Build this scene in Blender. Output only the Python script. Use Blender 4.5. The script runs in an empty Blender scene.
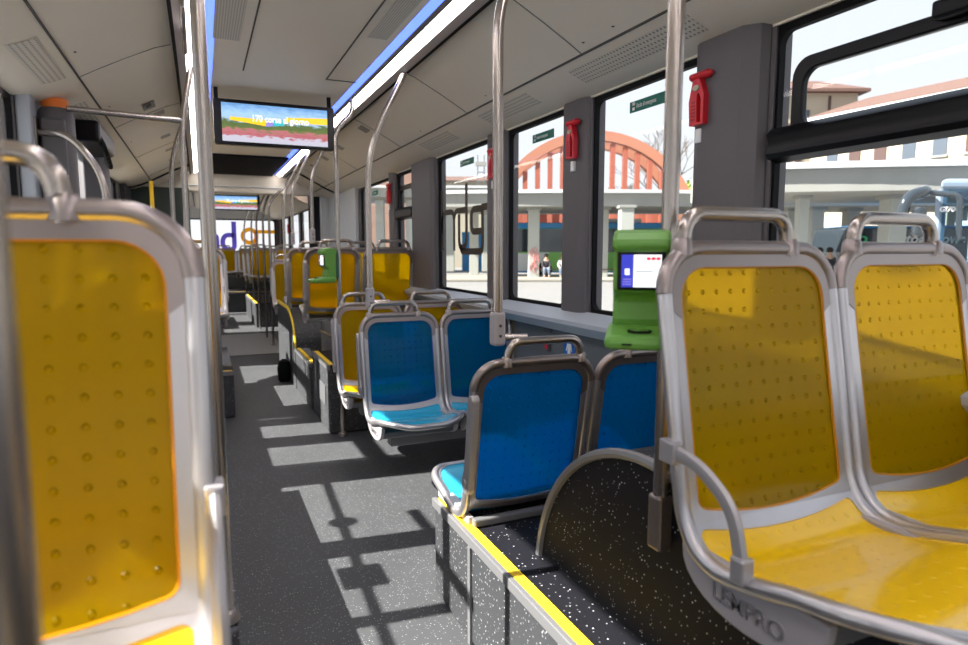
import bpy, bmesh, math, random
from mathutils import Vector, Matrix
random.seed(7)
C = bpy.context.scene.collection
PI = math.pi
R = math.radians
# ------------------------------------------------------------------ camera facts
F, CX, CY = 640.0, 484.0, 322.5
PSI, TH, H = R(23.8), R(6.4), 1.27
def ray(u, v):                       # u, v -> (right, horizontal forward, up), in the yaw frame
    a = (u-CX)/F; b = (CY-v)/F
    return a, math.cos(TH)+b*math.sin(TH), -math.sin(TH)+b*math.cos(TH)
def XV(u, v, D):                     # point in the street frame at horizontal distance D
    a, h, z = ray(u, v); t = D/h
    return (a*t, D, H+z*t)
# ------------------------------------------------------------------ materials
MATS = {}
def nodes_of(name):
    m = bpy.data.materials.new(name); m.use_nodes = True
    nt = m.node_tree; b = nt.nodes['Principled BSDF']
    return m, nt, b
def mat(name, col, rough=.5, metal=0, spec=None, noise=0, nscale=8, emis=None, estr=0, bump=0, bscale=60, coat=0):
    if name in MATS: return MATS[name]
    m, nt, b = nodes_of(name)
    c = (*col, 1)
    b.inputs['Base Color'].default_value = c
    b.inputs['Roughness'].default_value = rough
    b.inputs['Metallic'].default_value = metal
    if spec is not None: b.inputs['Specular IOR Level'].default_value = spec
    if coat: b.inputs['Coat Weight'].default_value = coat
    tc = nt.nodes.new('ShaderNodeTexCoord')
    if noise:
        n = nt.nodes.new('ShaderNodeTexNoise'); n.inputs['Scale'].default_value = nscale; n.inputs['Detail'].default_value = 5
        r = nt.nodes.new('ShaderNodeMix'); r.data_type = 'RGBA'
        nt.links.new(tc.outputs['Object'], n.inputs['Vector'])
        r.inputs[6].default_value = tuple(x*(1-noise) for x in col)+(1,)
        r.inputs[7].default_value = tuple(min(1, x*(1+noise)) for x in col)+(1,)
        nt.links.new(n.outputs['Fac'], r.inputs[0]); nt.links.new(r.outputs[2], b.inputs['Base Color'])
    if bump:
        n = nt.nodes.new('ShaderNodeTexNoise'); n.inputs['Scale'].default_value = bscale
        bp = nt.nodes.new('ShaderNodeBump'); bp.inputs['Strength'].default_value = bump; bp.inputs['Distance'].default_value = .01
        nt.links.new(tc.outputs['Object'], n.inputs['Vector'])
        nt.links.new(n.outputs['Fac'], bp.inputs['Height']); nt.links.new(bp.outputs[0], b.inputs['Normal'])
    if emis:
        b.inputs['Emission Color'].default_value = (*emis, 1); b.inputs['Emission Strength'].default_value = estr
    MATS[name] = m
    return m
def math_node(nt, op, a=None, b=None):
    n = nt.nodes.new('ShaderNodeMath'); n.operation = op
    for i, x in enumerate((a, b)):
        if x is None: continue
        if isinstance(x, (int, float)): n.inputs[i].default_value = x
        else: nt.links.new(x, n.inputs[i])
    return n.outputs[0]
def dots(nt, ax0, ax1, pitch, rad, rot45=False):       # 1 inside dots of a square grid on two object axes
    tc = nt.nodes.new('ShaderNodeTexCoord'); sp = nt.nodes.new('ShaderNodeSeparateXYZ')
    nt.links.new(tc.outputs['Object'], sp.inputs[0])
    ds = []
    for a in (ax0, ax1):
        s = math_node(nt, 'DIVIDE', sp.outputs[a], pitch)
        f = math_node(nt, 'FRACT', math_node(nt, 'ADD', s, 100.0))
        ds.append(math_node(nt, 'POWER', math_node(nt, 'SUBTRACT', f, .5), 2))
    d = math_node(nt, 'SQRT', math_node(nt, 'ADD', ds[0], ds[1]))
    mr = nt.nodes.new('ShaderNodeMapRange'); mr.inputs[1].default_value = rad; mr.inputs[2].default_value = rad*.5
    mr.interpolation_type = 'SMOOTHSTEP'
    nt.links.new(d, mr.inputs[0])
    return mr.outputs[0], sp
def panel_mat(name, col, deep, zax):
    m, nt, b = nodes_of(name)
    b.inputs['Base Color'].default_value = (*col, 1); b.inputs['Roughness'].default_value = .2
    b.inputs['Coat Weight'].default_value = .2; b.inputs['Coat Roughness'].default_value = .06
    d, sp = dots(nt, 0, zax, .0355, .14)
    bp = nt.nodes.new('ShaderNodeBump'); bp.inputs['Strength'].default_value = 1 if zax == 2 else .4; bp.inputs['Distance'].default_value = .006 if zax == 2 else .002
    nt.links.new(d, bp.inputs['Height']); nt.links.new(bp.outputs[0], b.inputs['Normal']); nt.links.new(bp.outputs[0], b.inputs['Coat Normal'])
    if zax == 2:
        tr = nt.nodes.new('ShaderNodeBsdfTranslucent'); tr.inputs[0].default_value = (*deep, 1); nt.links.new(bp.outputs[0], tr.inputs['Normal'])
        rf = nt.nodes.new('ShaderNodeBsdfRefraction'); rf.inputs['Color'].default_value = tuple(min(1, x) for x in deep)+(1,)
        rf.inputs['IOR'].default_value = 1.12; rf.inputs['Roughness'].default_value = .22; nt.links.new(bp.outputs[0], rf.inputs['Normal'])
        m1 = nt.nodes.new('ShaderNodeMixShader'); m1.inputs[0].default_value = .42
        m2 = nt.nodes.new('ShaderNodeMixShader'); m2.inputs[0].default_value = .6
        nt.links.new(b.outputs[0], m1.inputs[1]); nt.links.new(tr.outputs[0], m1.inputs[2])
        nt.links.new(m1.outputs[0], m2.inputs[1]); nt.links.new(rf.outputs[0], m2.inputs[2])
        nt.links.new(m2.outputs[0], nt.nodes['Material Output'].inputs[0])
    return m
M = {}
M['frame'] = mat('satin_aluminium', (.58, .56, .58), .32, .8, noise=.08, nscale=14)
M['cap'] = mat('worn_aluminium', (.34, .295, .285), .36, .85, noise=.1, nscale=10)
M['pole'] = mat('brushed_steel_tube', (.43, .385, .355), .27, .92, noise=.05, nscale=20)
M['armrest'] = mat('cast_grey_armrest', (.46, .44, .46), .42, .5, noise=.05)
M['side'] = mat('grey_plastic_shell', (.42, .39, .41), .45, noise=.05, nscale=4)
M['ypanel'] = panel_mat('amber_backrest_plastic', (.62, .44, .0), (.95, .72, .0), 2)
M['ypan'] = panel_mat('yellow_seat_plastic', (.90, .56, .005), (1, .6, .02), 1)
M['bpanel'] = panel_mat('blue_backrest_plastic', (.0, .16, .40), (.0, .50, .88), 2)
M['bpan'] = panel_mat('cyan_seat_plastic', (.03, .42, .68), (.1, .6, .85), 1)
M['ceil'] = mat('warm_white_ceiling_panel', (.76, .70, .63), .45, noise=.03, nscale=3, bump=.05)
M['cove'] = mat('cream_cove_panel', (.78, .72, .64), .42, noise=.05, nscale=2)
M['seam'] = mat('dark_joint', (.06, .06, .06), .7)
M['led'] = mat('white_led_diffuser', (1, 1, 1), .4, emis=(1, .93, .85), estr=11)
M['bled'] = mat('blue_led_line', (.1, .2, 1), .4, emis=(.10, .18, 1), estr=1.7)
M['black'] = mat('black_rubber', (.004, .004, .005), .65, spec=.15)
M['blackgloss'] = mat('black_glossy_plastic', (.004, .004, .006), .3, spec=.22)
M['pillar'] = mat('slate_grey_pillar', (.11, .102, .11), .5, noise=.04)
M['wall'] = mat('dark_grey_wall_panel', (.13, .14, .15), .6, bump=.1, bscale=200)
M['ledge'] = mat('pale_grey_ledge', (.42, .45, .50), .4)
M['light_panel'] = mat('light_grey_panel', (.55, .58, .62), .45)
M['yellow_edge'] = mat('yellow_safety_edge', (.95, .62, .03), .45, noise=.05, nscale=30)
M['trim'] = mat('grey_edge_trim', (.25, .25, .26), .4, .4)
M['green'] = mat('green_validator_plastic', (.12, .32, .045), .38, noise=.04, nscale=10)
M['dgreen'] = mat('dark_green_back_cover', (.02, .10, .06), .45)
M['red'] = mat('red_hammer_plastic', (.62, .015, .03), .35)
M['white'] = mat('white_print', (.9, .9, .9), .5)
M['sign_green'] = mat('green_sign', (.0, .16, .11), .5)
M['dark_bellow'] = mat('dark_bellow_rubber', (.035, .038, .05), .8)
M['orange'] = mat('orange_cap', (.9, .22, .03), .5)
def floor_mat(name, base, scale, amount, speck):
    m, nt, b = nodes_of(name)
    tc = nt.nodes.new('ShaderNodeTexCoord'); v = nt.nodes.new('ShaderNodeTexVoronoi'); v.inputs['Scale'].default_value = scale
    nt.links.new(tc.outputs['Object'], v.inputs['Vector'])
    n = nt.nodes.new('ShaderNodeTexNoise'); n.inputs['Scale'].default_value = 3.0; n.inputs['Detail'].default_value = 6
    nt.links.new(tc.outputs['Object'], n.inputs['Vector'])
    sep = nt.nodes.new('ShaderNodeSeparateColor'); nt.links.new(v.outputs['Color'], sep.inputs[0])
    near = math_node(nt, 'LESS_THAN', v.outputs['Distance'], .26)
    pick = math_node(nt, 'LESS_THAN', sep.outputs[0], amount)
    f = math_node(nt, 'MULTIPLY', near, pick)
    f2 = math_node(nt, 'MULTIPLY', f, math_node(nt, 'ADD', math_node(nt, 'MULTIPLY', sep.outputs[1], .8), .2))
    g = nt.nodes.new('ShaderNodeMix'); g.data_type = 'RGBA'
    g.inputs[6].default_value = tuple(x*.8 for x in base)+(1,); g.inputs[7].default_value = tuple(x*1.2 for x in base)+(1,)
    nt.links.new(n.outputs['Fac'], g.inputs[0])
    c = nt.nodes.new('ShaderNodeMix'); c.data_type = 'RGBA'; nt.links.new(f2, c.inputs[0]); nt.links.new(g.outputs[2], c.inputs[6])
    c.inputs[7].default_value = (*speck, 1); nt.links.new(c.outputs[2], b.inputs['Base Color']); b.inputs['Specular IOR Level'].default_value = .2 if base[0] < .02 else .4
    b.inputs['Roughness'].default_value = .55
    return m
M['floor'] = floor_mat('speckled_grey_floor_covering', (.068, .07, .076), 110, .5, (.36, .38, .38))
M['podmat'] = floor_mat('speckled_black_covering', (.012, .012, .016), 120, .16, (.75, .75, .8))
M['podriser'] = floor_mat('speckled_charcoal_riser', (.05, .052, .058), 90, .5, (.45, .45, .47))
def rib_mat():
    m, nt, b = nodes_of('ribbed_metal_plate')
    tc = nt.nodes.new('ShaderNodeTexCoord'); w = nt.nodes.new('ShaderNodeTexWave'); w.bands_direction = 'Y'; w.inputs['Scale'].default_value = 9
    nt.links.new(tc.outputs['Object'], w.inputs['Vector'])
    c = nt.nodes.new('ShaderNodeMix'); c.data_type = 'RGBA'; nt.links.new(w.outputs['Fac'], c.inputs[0])
    c.inputs[6].default_value = (.12, .12, .13, 1); c.inputs[7].default_value = (.6, .62, .66, 1)  # real ribs, their colours brightened to carry the bars of sunlight
    nt.links.new(c.outputs[2], b.inputs['Base Color']); b.inputs['Roughness'].default_value = .45; b.inputs['Metallic'].default_value = .3
    return m
M['rib'] = rib_mat()
def perf_mat(name, base, ax0, ax1, pitch, rad=.36, hole=(.1, .1, .1)):
    m, nt, b = nodes_of(name)
    d, sp = dots(nt, ax0, ax1, pitch, rad)
    c = nt.nodes.new('ShaderNodeMix'); c.data_type = 'RGBA'; nt.links.new(d, c.inputs[0])
    c.inputs[6].default_value = (*base, 1); c.inputs[7].default_value = (*hole, 1)
    nt.links.new(c.outputs[2], b.inputs['Base Color']); b.inputs['Roughness'].default_value = .5
    return m
M['perf'] = perf_mat('perforated_speaker_panel', (.60, .565, .53), 0, 1, .011, hole=(.2, .19, .18))
M['perf2'] = perf_mat('perforated_cove_panel', (.68, .64, .58), 0, 1, .02, .3, hole=(.2, .19, .18))
def glass_mat(name, tint, refl=.9):
    m, nt, b = nodes_of(name)
    nt.nodes.remove(b)
    tp = nt.nodes.new('ShaderNodeBsdfTransparent'); tp.inputs[0].default_value = (*tint, 1)
    gl = nt.nodes.new('ShaderNodeBsdfGlossy'); gl.inputs['Roughness'].default_value = .02; gl.inputs[0].default_value = (refl, refl, refl, 1)
    fr = nt.nodes.new('ShaderNodeLayerWeight'); fr.inputs[0].default_value = .5
    fac = math_node(nt, 'ADD', math_node(nt, 'MULTIPLY', math_node(nt, 'POWER', fr.outputs['Facing'], 5), .2), .014)
    mx = nt.nodes.new('ShaderNodeMixShader')
    nt.links.new(fac, mx.inputs[0]); nt.links.new(tp.outputs[0], mx.inputs[1]); nt.links.new(gl.outputs[0], mx.inputs[2])
    nt.links.new(mx.outputs[0], nt.nodes['Material Output'].inputs[0])
    return m
M['glass'] = glass_mat('window_glass', (.955, .965, .97), .6)
# ------------------------------------------------------------------ mesh helpers
BASE = {}
def tag(o, label=None, cat=None, group=None, kind=None):
    if label: o['label'] = label
    if cat: o['category'] = cat
    if group: o['group'] = group
    if kind: o['kind'] = kind
    return o
def rot2(p, rz): 
    c, s = math.cos(rz), math.sin(rz); return (p[0]*c-p[1]*s, p[0]*s+p[1]*c, p[2])
def thing(name, loc=(0, 0, 0), label=None, cat=None, group=None, kind=None, street=False):
    o = bpy.data.objects.new(name, None); C.objects.link(o); o.empty_display_size = .1
    BASE[o.name] = loc
    o.location = rot2(loc, -PSI) if street else loc
    if street: o.rotation_euler.z = -PSI
    return tag(o, label, cat, group, kind)
def root_base(o):
    while o.parent: o = o.parent
    return BASE.get(o.name, (0, 0, 0))
def fillet(pts, r, n=6):
    pts = [Vector(p) for p in pts]; out = [pts[0]]
    for i in range(1, len(pts)-1):
        a, b, c = pts[i-1], pts[i], pts[i+1]
        rr = r[i-1] if isinstance(r, (list, tuple)) else r
        d1 = (a-b); d2 = (c-b); l = min(rr, d1.length*.49, d2.length*.49)
        p0 = b+d1.normalized()*l; p2 = b+d2.normalized()*l
        for k in range(n+1):
            t = k/n; out.append(p0*(1-t)**2+b*2*t*(1-t)+p2*t*t)
    out.append(pts[-1]); return out
class MB:
    def __init__(s): s.v = []; s.f = []
    def add(s, vs, fs):
        k = len(s.v); s.v += [tuple(v) for v in vs]; s.f += [tuple(i+k for i in f) for f in fs]; return s
    def box(s, x0, x1, y0, y1, z0, z1):
        vs = [(x, y, z) for z in (z0, z1) for y in (y0, y1) for x in (x0, x1)]
        return s.add(vs, [(0, 2, 3, 1), (4, 5, 7, 6), (0, 1, 5, 4), (2, 6, 7, 3), (0, 4, 6, 2), (1, 3, 7, 5)])
    def tube(s, pts, r, n=12, closed=False, cap=True, flat=None):
        pts = [Vector(p) for p in pts]; m = len(pts)
        ts = []
        for i in range(m):
            if closed: t = pts[(i+1) % m]-pts[i-1]
            else: t = pts[min(i+1, m-1)]-pts[max(i-1, 0)]
            ts.append(t.normalized())
        up = Vector((0, 0, 1)) if abs(ts[0].z) < .9 else Vector((1, 0, 0))
        nrm = (up-ts[0]*up.dot(ts[0])).normalized(); vs = []
        for i in range(m):
            nrm = (nrm-ts[i]*nrm.dot(ts[i])).normalized(); bn = ts[i].cross(nrm)
            rr = r[i] if isinstance(r, (list, tuple)) else r
            for k in range(n):
                a = 2*PI*k/n; q = flat or (1, 1)
                vs.append(pts[i]+nrm*math.cos(a)*rr*q[0]+bn*math.sin(a)*rr*q[1])
        fs = []
        for i in range(m if closed else m-1):
            j = (i+1) % m
            for k in range(n): fs.append((i*n+k, i*n+(k+1) % n, j*n+(k+1) % n, j*n+k))
        if cap and not closed: fs += [tuple(range(n))[::-1], tuple((m-1)*n+k for k in range(n))]
        return s.add(vs, fs)
    def prism(s, poly, axis, a, b):          # polygon in the two other axes, extruded along axis from a to b
        def mk(p, t):
            if axis == 'x': return (t, p[0], p[1])
            if axis == 'y': return (p[0], t, p[1])
            return (p[0], p[1], t)
        n = len(poly); vs = [mk(p, a) for p in poly]+[mk(p, b) for p in poly]
        fs = [tuple(range(n))[::-1], tuple(range(n, 2*n))]+[(i, (i+1) % n, n+(i+1) % n, n+i) for i in range(n)]
        return s.add(vs, fs)
    def ring(s, outer, inner, axis, a, b):   # two loops with equal counts
        def mk(p, t):
            if axis == 'x': return (t, p[0], p[1])
            if axis == 'y': return (p[0], t, p[1])
            return (p[0], p[1], t)
        n = len(outer); vs = [mk(p, t) for t in (a, b) for L in (outer, inner) for p in L]
        fs = []
        for i in range(n):
            j = (i+1) % n
            fs += [(i, j, n+j, n+i), (2*n+i, 3*n+i, 3*n+j, 2*n+j), (i, 2*n+i, 2*n+j, j), (n+i, n+j, 3*n+j, 3*n+i)]
        return s.add(vs, fs)
    def lathe(s, prof, c, axis='z', n=24):
        vs = []; m = len(prof)
        for r, h in prof:
            for k in range(n):
                a = 2*PI*k/n; x, y = r*math.cos(a), r*math.sin(a)
                vs.append((c[0]+x, c[1]+y, c[2]+h) if axis == 'z' else (c[0]+h, c[1]+x, c[2]+y) if axis == 'x' else (c[0]+x, c[1]+h, c[2]+y))
        fs = [(i*n+k, i*n+(k+1) % n, (i+1)*n+(k+1) % n, (i+1)*n+k) for i in range(m-1) for k in range(n)]
        fs += [tuple(range(n))[::-1], tuple((m-1)*n+k for k in range(n))]
        return s.add(vs, fs)
    def build(s, name, m, parent=None, bevel=0, smooth=False, street=False, seg=2):
        me = bpy.data.meshes.new(name)
        if parent is not None: b = root_base(parent)
        else:
            xs = [v[0] for v in s.v]; ys = [v[1] for v in s.v]; zs = [v[2] for v in s.v]
            b = ((min(xs)+max(xs))/2, (min(ys)+max(ys))/2, min(zs))
        me.from_pydata([(v[0]-b[0], v[1]-b[1], v[2]-b[2]) for v in s.v], [], s.f)
        bm = bmesh.new(); bm.from_mesh(me); bmesh.ops.delete(bm, geom=[v for v in bm.verts if not v.link_faces], context='VERTS')
        bmesh.ops.remove_doubles(bm, verts=bm.verts, dist=1e-6); bmesh.ops.recalc_face_normals(bm, faces=bm.faces); bm.to_mesh(me); bm.free()
        me.materials.append(m if not isinstance(m, str) else M[m])
        o = bpy.data.objects.new(name, me); C.objects.link(o)
        if parent is not None: o.parent = parent
        else:
            BASE[o.name] = b
            o.location = rot2(b, -PSI) if street else b
            if street: o.rotation_euler.z = -PSI
        if smooth:
            for p in me.polygons: p.use_smooth = True
            md = o.modifiers.new('e', 'EDGE_SPLIT'); md.split_angle = R(40)
        if bevel:
            md = o.modifiers.new('b', 'BEVEL'); md.width = bevel; md.segments = seg; md.limit_method = 'ANGLE'; md.angle_limit = R(40)
        return o
def rrect(x0, x1, z0, z1, r, n=6):
    out = []
    for cx, cz, a0 in ((x1-r, z1-r, 0), (x0+r, z1-r, 90), (x0+r, z0+r, 180), (x1-r, z0+r, 270)):
        for k in range(n+1):
            a = R(a0+90*k/n); out.append((cx+r*math.cos(a), cz+r*math.sin(a)))
    return out
def box(name, m, x0, x1, y0, y1, z0, z1, parent=None, bevel=0, **k): return MB().box(x0, x1, y0, y1, z0, z1).build(name, m, parent, bevel=bevel, **k)
def text(name, s, size, m, parent, mtx, depth=.0006, xs=1.0, bold=0, shear=0, align='LEFT'):
    cu = bpy.data.curves.new(name, 'FONT'); cu.body = s; cu.size = size; cu.extrude = depth; cu.offset = bold; cu.shear = shear
    cu.align_x = align; cu.materials.append(M[m] if isinstance(m, str) else m)
    tmp = bpy.data.objects.new(name+'_t', cu); C.objects.link(tmp)
    dg = bpy.context.evaluated_depsgraph_get(); me = bpy.data.meshes.new_from_object(tmp.evaluated_get(dg))
    me.transform(mtx @ Matrix.Diagonal((xs, 1, 1, 1)))
    bpy.data.objects.remove(tmp)
    o = bpy.data.objects.new(name, me); C.objects.link(o)
    b = root_base(parent); me.transform(Matrix.Translation((-b[0], -b[1], -b[2])))
    o.parent = parent
    return o
def mtx(origin, xdir, ydir):        # text plane: letters run along xdir, stand along ydir
    x = Vector(xdir).normalized(); y = Vector(ydir).normalized(); z = x.cross(y)
    m = Matrix((x, y, z)).transposed().to_4x4(); m.translation = Vector(origin); return m
def copy_tree(o, parent=None):
    c = o.copy(); C.objects.link(c)
    if parent is not None: c.parent = parent
    for ch in list(o.children): copy_tree(ch, c)
    return c

# ================================================================== SETTING
XL, XR, YB, YE, ZC = -.75, 1.70, -2.6, 15.6, 2.27
box('floor', 'floor', XL-.1, XR+.1, YB, YE, -.05, 0)['kind'] = 'structure'
o = box('trim_1', 'rib', .02, .94, 8.2, 10.3, 0.0, .012); tag(o, 'ribbed metal articulation plate set in the aisle floor', kind='structure')
# ceiling
ce = thing('ceiling', (.48, 3, ZC), kind='structure')
box('ceiling_panel', 'ceil', -.03, .92, YB, 9.1, ZC, ZC+.05, ce)
box('roof_skin', 'ceil', XL-.1, XR+.1, YB, YE, 2.42, 2.47, ce)
for x in (.262, .72):
    box('ceiling_seam', 'seam', x, x+.007, 1.0, 3.93, ZC-.003, ZC+.001, ce)
box('ceiling_seam', 'seam', .72, .90, 3.93, 3.937, ZC-.003, ZC+.001, ce)
box('ceiling_seam', 'seam', .055, .06, 1.0, 3.93, ZC-.003, ZC+.001, ce)
box('speaker_panel', 'perf', .765, .86, .6, 3.1, ZC-.002, ZC+.001, ce)
box('speaker_panel', 'perf', .10, .22, 1.4, 3.4, ZC-.002, ZC+.001, ce)
for i, (x0, x1) in enumerate(((-.05, .45), (.51, 1.02))): pass
box('ceiling_panel', 'ceil', -.03, 1.1, 10.6, YE, 2.2, 2.25, ce)
h = box('trim_2', mat('dark_hatch_glass', (.003, .003, .008), .7, spec=.1), .06, .92, 7.3, 9.05, ZC-.02, ZC+.002); tag(h, 'dark glazed roof hatch in the ceiling', kind='structure')
# coves
def cove_profile(side):
    p = [(1.06, 2.262), (1.14, 2.235), (1.28, 2.165), (1.40, 2.10), (1.46, 2.065), (1.56, 2.02), (1.64, 1.995), (1.70, 1.985)]
    if side < 0: p = [(.985-x, z) for x, z in p]+[(-.75, 1.98)]
    return p
def strip_sheet(prof, y0, y1, t=.012):
    m = MB(); n = len(prof); vs = []
    for y in (y0, y1):
        for x, z in prof: vs.append((x, y, z))
        for x, z in prof: vs.append((x, y, z+t))
    fs = []
    for i in range(n-1):
        fs += [(i, i+1, 2*n+i+1, 2*n+i), (n+i, 3*n+i, 3*n+i+1, n+i+1), (i, n+i, n+i+1, i+1), (2*n+i, 2*n+i+1, 3*n+i+1, 3*n+i)]
    fs += [(0, 2*n, 3*n, n), (n-1, 2*n-1, 4*n-1, 3*n-1)]
    m.add(vs, fs); return m
def at_cove(side, x):
    p = sorted(cove_profile(side))
    for a, b in zip(p, p[1:]):
        if a[0] <= x <= b[0]: return a[1]+(b[1]-a[1])*(x-a[0])/(b[0]-a[0])
for side, nm in ((1, 'ceiling_cove_right'), (-1, 'ceiling_cove_left')):
    cv = thing(nm, (1.4 if side > 0 else -.45, 3, 2.1), kind='structure')
    strip_sheet(cove_profile(side), YB, 9.1).build('cove_panel', 'cove', cv, smooth=True)
    strip_sheet(cove_profile(side), 10.6, YE).build('cove_panel', 'cove', cv, smooth=True)
    X = lambda x: x if side > 0 else .985-x
    xs = X(1.46)
    z = at_cove(side, xs)
    box('cove_seam', 'seam', xs-.004, xs+.004, YB, 9.1, z-.004, z+.003, cv)
    for y in (1.2, 2.32, 3.55, 4.9, 6.4, 7.9):
        pts = [(X(x), y, at_cove(side, X(x))-.001) for x in (1.07, 1.14, 1.28, 1.4, 1.455)]
        MB().tube(pts, .0028, 5).build('cove_seam', 'trim', cv)
    for y0, y1 in ((.6, 1.35), (1.75, 2.5), (2.9, 3.5), (4.0, 4.6)):
        vs = [(X(x), y, at_cove(side, X(x))-.002) for y in (y0, y1) for x in (1.50, 1.555, 1.60)]
        MB().add(vs, [(0, 1, 4, 3), (1, 2, 5, 4)]).build('perforated_patch', 'perf2', cv)
    for y in (.9, 2.05, 2.25, 3.2, 4.3, 5.6):
        x = X(1.42); MB().lathe([(.006, -.002), (.005, -.004)], (x, y, at_cove(side, x)), n=8).build('screw', 'seam', cv)
    prf = [p for p in cove_profile(side)]
    MB().tube([(a, 8.3, b-.004) for a, b in prf], .014, 8).build('portal_seal', 'black', cv, smooth=True)
for k, (y, x) in enumerate(((4.95, 1.2), (5.9, 1.2), (6.65, 1.2), (7.35, 1.2))):
    for side in (1, -1):
        xx = x if side > 0 else .985-x
        zz = [at_cove(side, xx+dx)-.003 for dx in (-.035, .035)]
        cvp = bpy.data.objects['ceiling_cove_right' if side > 0 else 'ceiling_cove_left']
        MB().add([(xx-.035, y, zz[0]), (xx+.035, y, zz[1]), (xx+.035, y+.14, zz[1]), (xx-.035, y+.14, zz[0])], [(0, 1, 2, 3)]).build('vent_grille', perf_mat('grille', (.4, .38, .36), 0, 1, .012) if k == 0 and side > 0 else bpy.data.materials['grille'], cvp)
# light strips
def light_strip(side, y0, y1, label):
    X = lambda x: x if side > 0 else 1.0-x
    t = thing('light_strip', (X(1.0), (y0+y1)/2, 2.25), label, 'ceiling light', 'led light strips along the ceiling')
    def pr(poly): 
        return [(X(x), z) for x, z in poly]
    MB().prism(pr([(.968, 2.262), (1.022, 2.246), (1.026, 2.256), (.972, 2.275)]), 'y', y0, y1).build('diffuser', 'led', t)
    MB().prism(pr([(.893, 2.2685), (.94, 2.266), (.94, 2.272), (.893, 2.272)]), 'y', y0, y1).build('blue_line', 'bled', t)
    MB().prism(pr([(.94, 2.264), (.965, 2.258), (.965, 2.28), (.94, 2.28)]), 'y', y0, y1).build('rail', 'blackgloss' if side < 0 else 'trim', t)
    MB().prism(pr([(1.022, 2.240), (1.060, 2.226), (1.060, 2.262), (1.022, 2.262)]), 'y', y0, y1).build('edge_profile', 'armrest', t)
    MB().prism(pr([(1.060, 2.226), (1.075, 2.222), (1.075, 2.262), (1.060, 2.262)]), 'y', y0, y1).build('dark_line', 'black', t)
light_strip(1, YB+.1, 9.0, 'long white and blue led strip along the right side of the ceiling')
light_strip(-1, YB+.1, 9.0, 'long white led strip along the left side of the ceiling behind the near pole')
light_strip(1, 10.7, 15.4, 'short led strip in the far bus section on the right')
light_strip(-1, 10.7, 15.4, 'short led strip in the far bus section on the left')
# walls with window openings -------------------------------------------------
ZS, ZT = .98, 1.965
def wall(side, wins, y0, y1, name):
    xa, xb = (XR, XR+.07) if side > 0 else (XL-.07, XL)
    m = MB(); m.box(xa, xb, y0, y1, -.02, ZS-.012)
    m2 = MB().box(xa, xb, y0, y1, ZT+.012, 2.42)
    ys = [y0]+[q for w in wins for q in w[:2]]+[y1]
    w = thing(name, ((xa+xb)/2, (y0+y1)/2, 0), kind='structure')
    m.build('lower_wall', 'wall', w); m2.build('upper_wall', 'cove', w)
    p = MB()
    for a, b in zip(ys[::2], ys[1::2]):
        if b-a > .01: p.box(xa, xb, a, b, ZS-.012, ZT+.012)
    p.build('wall_pillar', 'pillar', w)
    led = MB()
    xi, xo = (XR-.10, XR) if side > 0 else (XL+.10, XL)
    led.prism([(xo, .975), (xo, .87), (xi+(.04 if side > 0 else -.04), .87), (xi, .915), (xi, .935)], 'y', y0, min(y1, 9.0))
    led.build('window_ledge', 'ledge', w)
    return w
WR = [(-2.4, -.25, 1), (-.05, 1.56, 1), (1.885, 2.60, 0), (2.85, 3.50, 0), (3.79, 4.745, 0), (5.33, 5.86, 1), (6.0, 7.34, 0), (10.8, 12.2, 0), (12.4, 13.8, 0), (14, 15.3, 0)]
WL = [(-2.4, -1.4, 1), (-1.2, -.1, 0), (.1, 1.05, 1), (1.18, 2.18, 0), (2.23, 2.72, 0), (2.86, 3.62, 0), (3.95, 4.38, 2), (4.60, 5.15, 0), (5.4, 6.4, 1), (6.6, 7.6, 0), (10.8, 12.2, 0), (12.4, 13.8, 0), (14, 15.3, 0)]
wall(1, WR, YB, YE, 'wall_right'); wall(-1, WL, YB, YE, 'wall_left')
def window(i, side, y0, y1, vent):
    x = XR+.02 if side > 0 else XL-.02
    s = 1 if side > 0 else -1
    t = thing('window_%d' % i, (x, (y0+y1)/2, ZS), kind='structure')
    MB().prism(rrect(y0-.01, y1+.01, ZS-.01, ZT+.01, .03), 'x', x, x+.005*s).build('pane', 'glass', t)
    a, b = sorted((x-.012*s, x+.012*s))
    MB().ring(rrect(y0-.014, y1+.014, ZS-.014, ZT+.014, .02), rrect(y0+.010, y1-.010, ZS+.012, ZT-.012, .04), 'x', a, b).build('rubber_seal', 'black', t)
    if vent:
        a, b = sorted((x-.022*s, x+.004*s))
        if vent == 1:
            MB().ring(rrect(y0+.03, y1-.068, 1.60, 1.855, .06), rrect(y0+.075, y1-.108, 1.645, 1.815, .045), 'x', a, b).build('vent_frame', 'blackgloss', t, bevel=.006)
        a2, b2 = sorted((x-.055*s, x-.0*s))
        MB().prism([(a2, 1.575), (a2+.01, 1.56), (b2, 1.55), (b2, 1.66), (a2+.02, 1.655), (a2, 1.635), (a2+.008, 1.61)] if s > 0 else
                   [(b2, 1.575), (b2-.01, 1.56), (a2, 1.55), (a2, 1.66), (b2-.02, 1.655), (b2, 1.635), (b2-.008, 1.61)], 'y', y0+.01, y1-.01).build('transom', 'blackgloss', t, smooth=True)
        if vent == 1 and i == 2:
            MB().box(x-.06, x, .9, 1.06, 1.83, 1.875).build('latch', 'blackgloss', t, bevel=.008)
i = 0
for side, W in ((1, WR), (-1, WL)):
    for y0, y1, v in W:
        i += 1; window(i, side, y0, y1, v)
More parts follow.
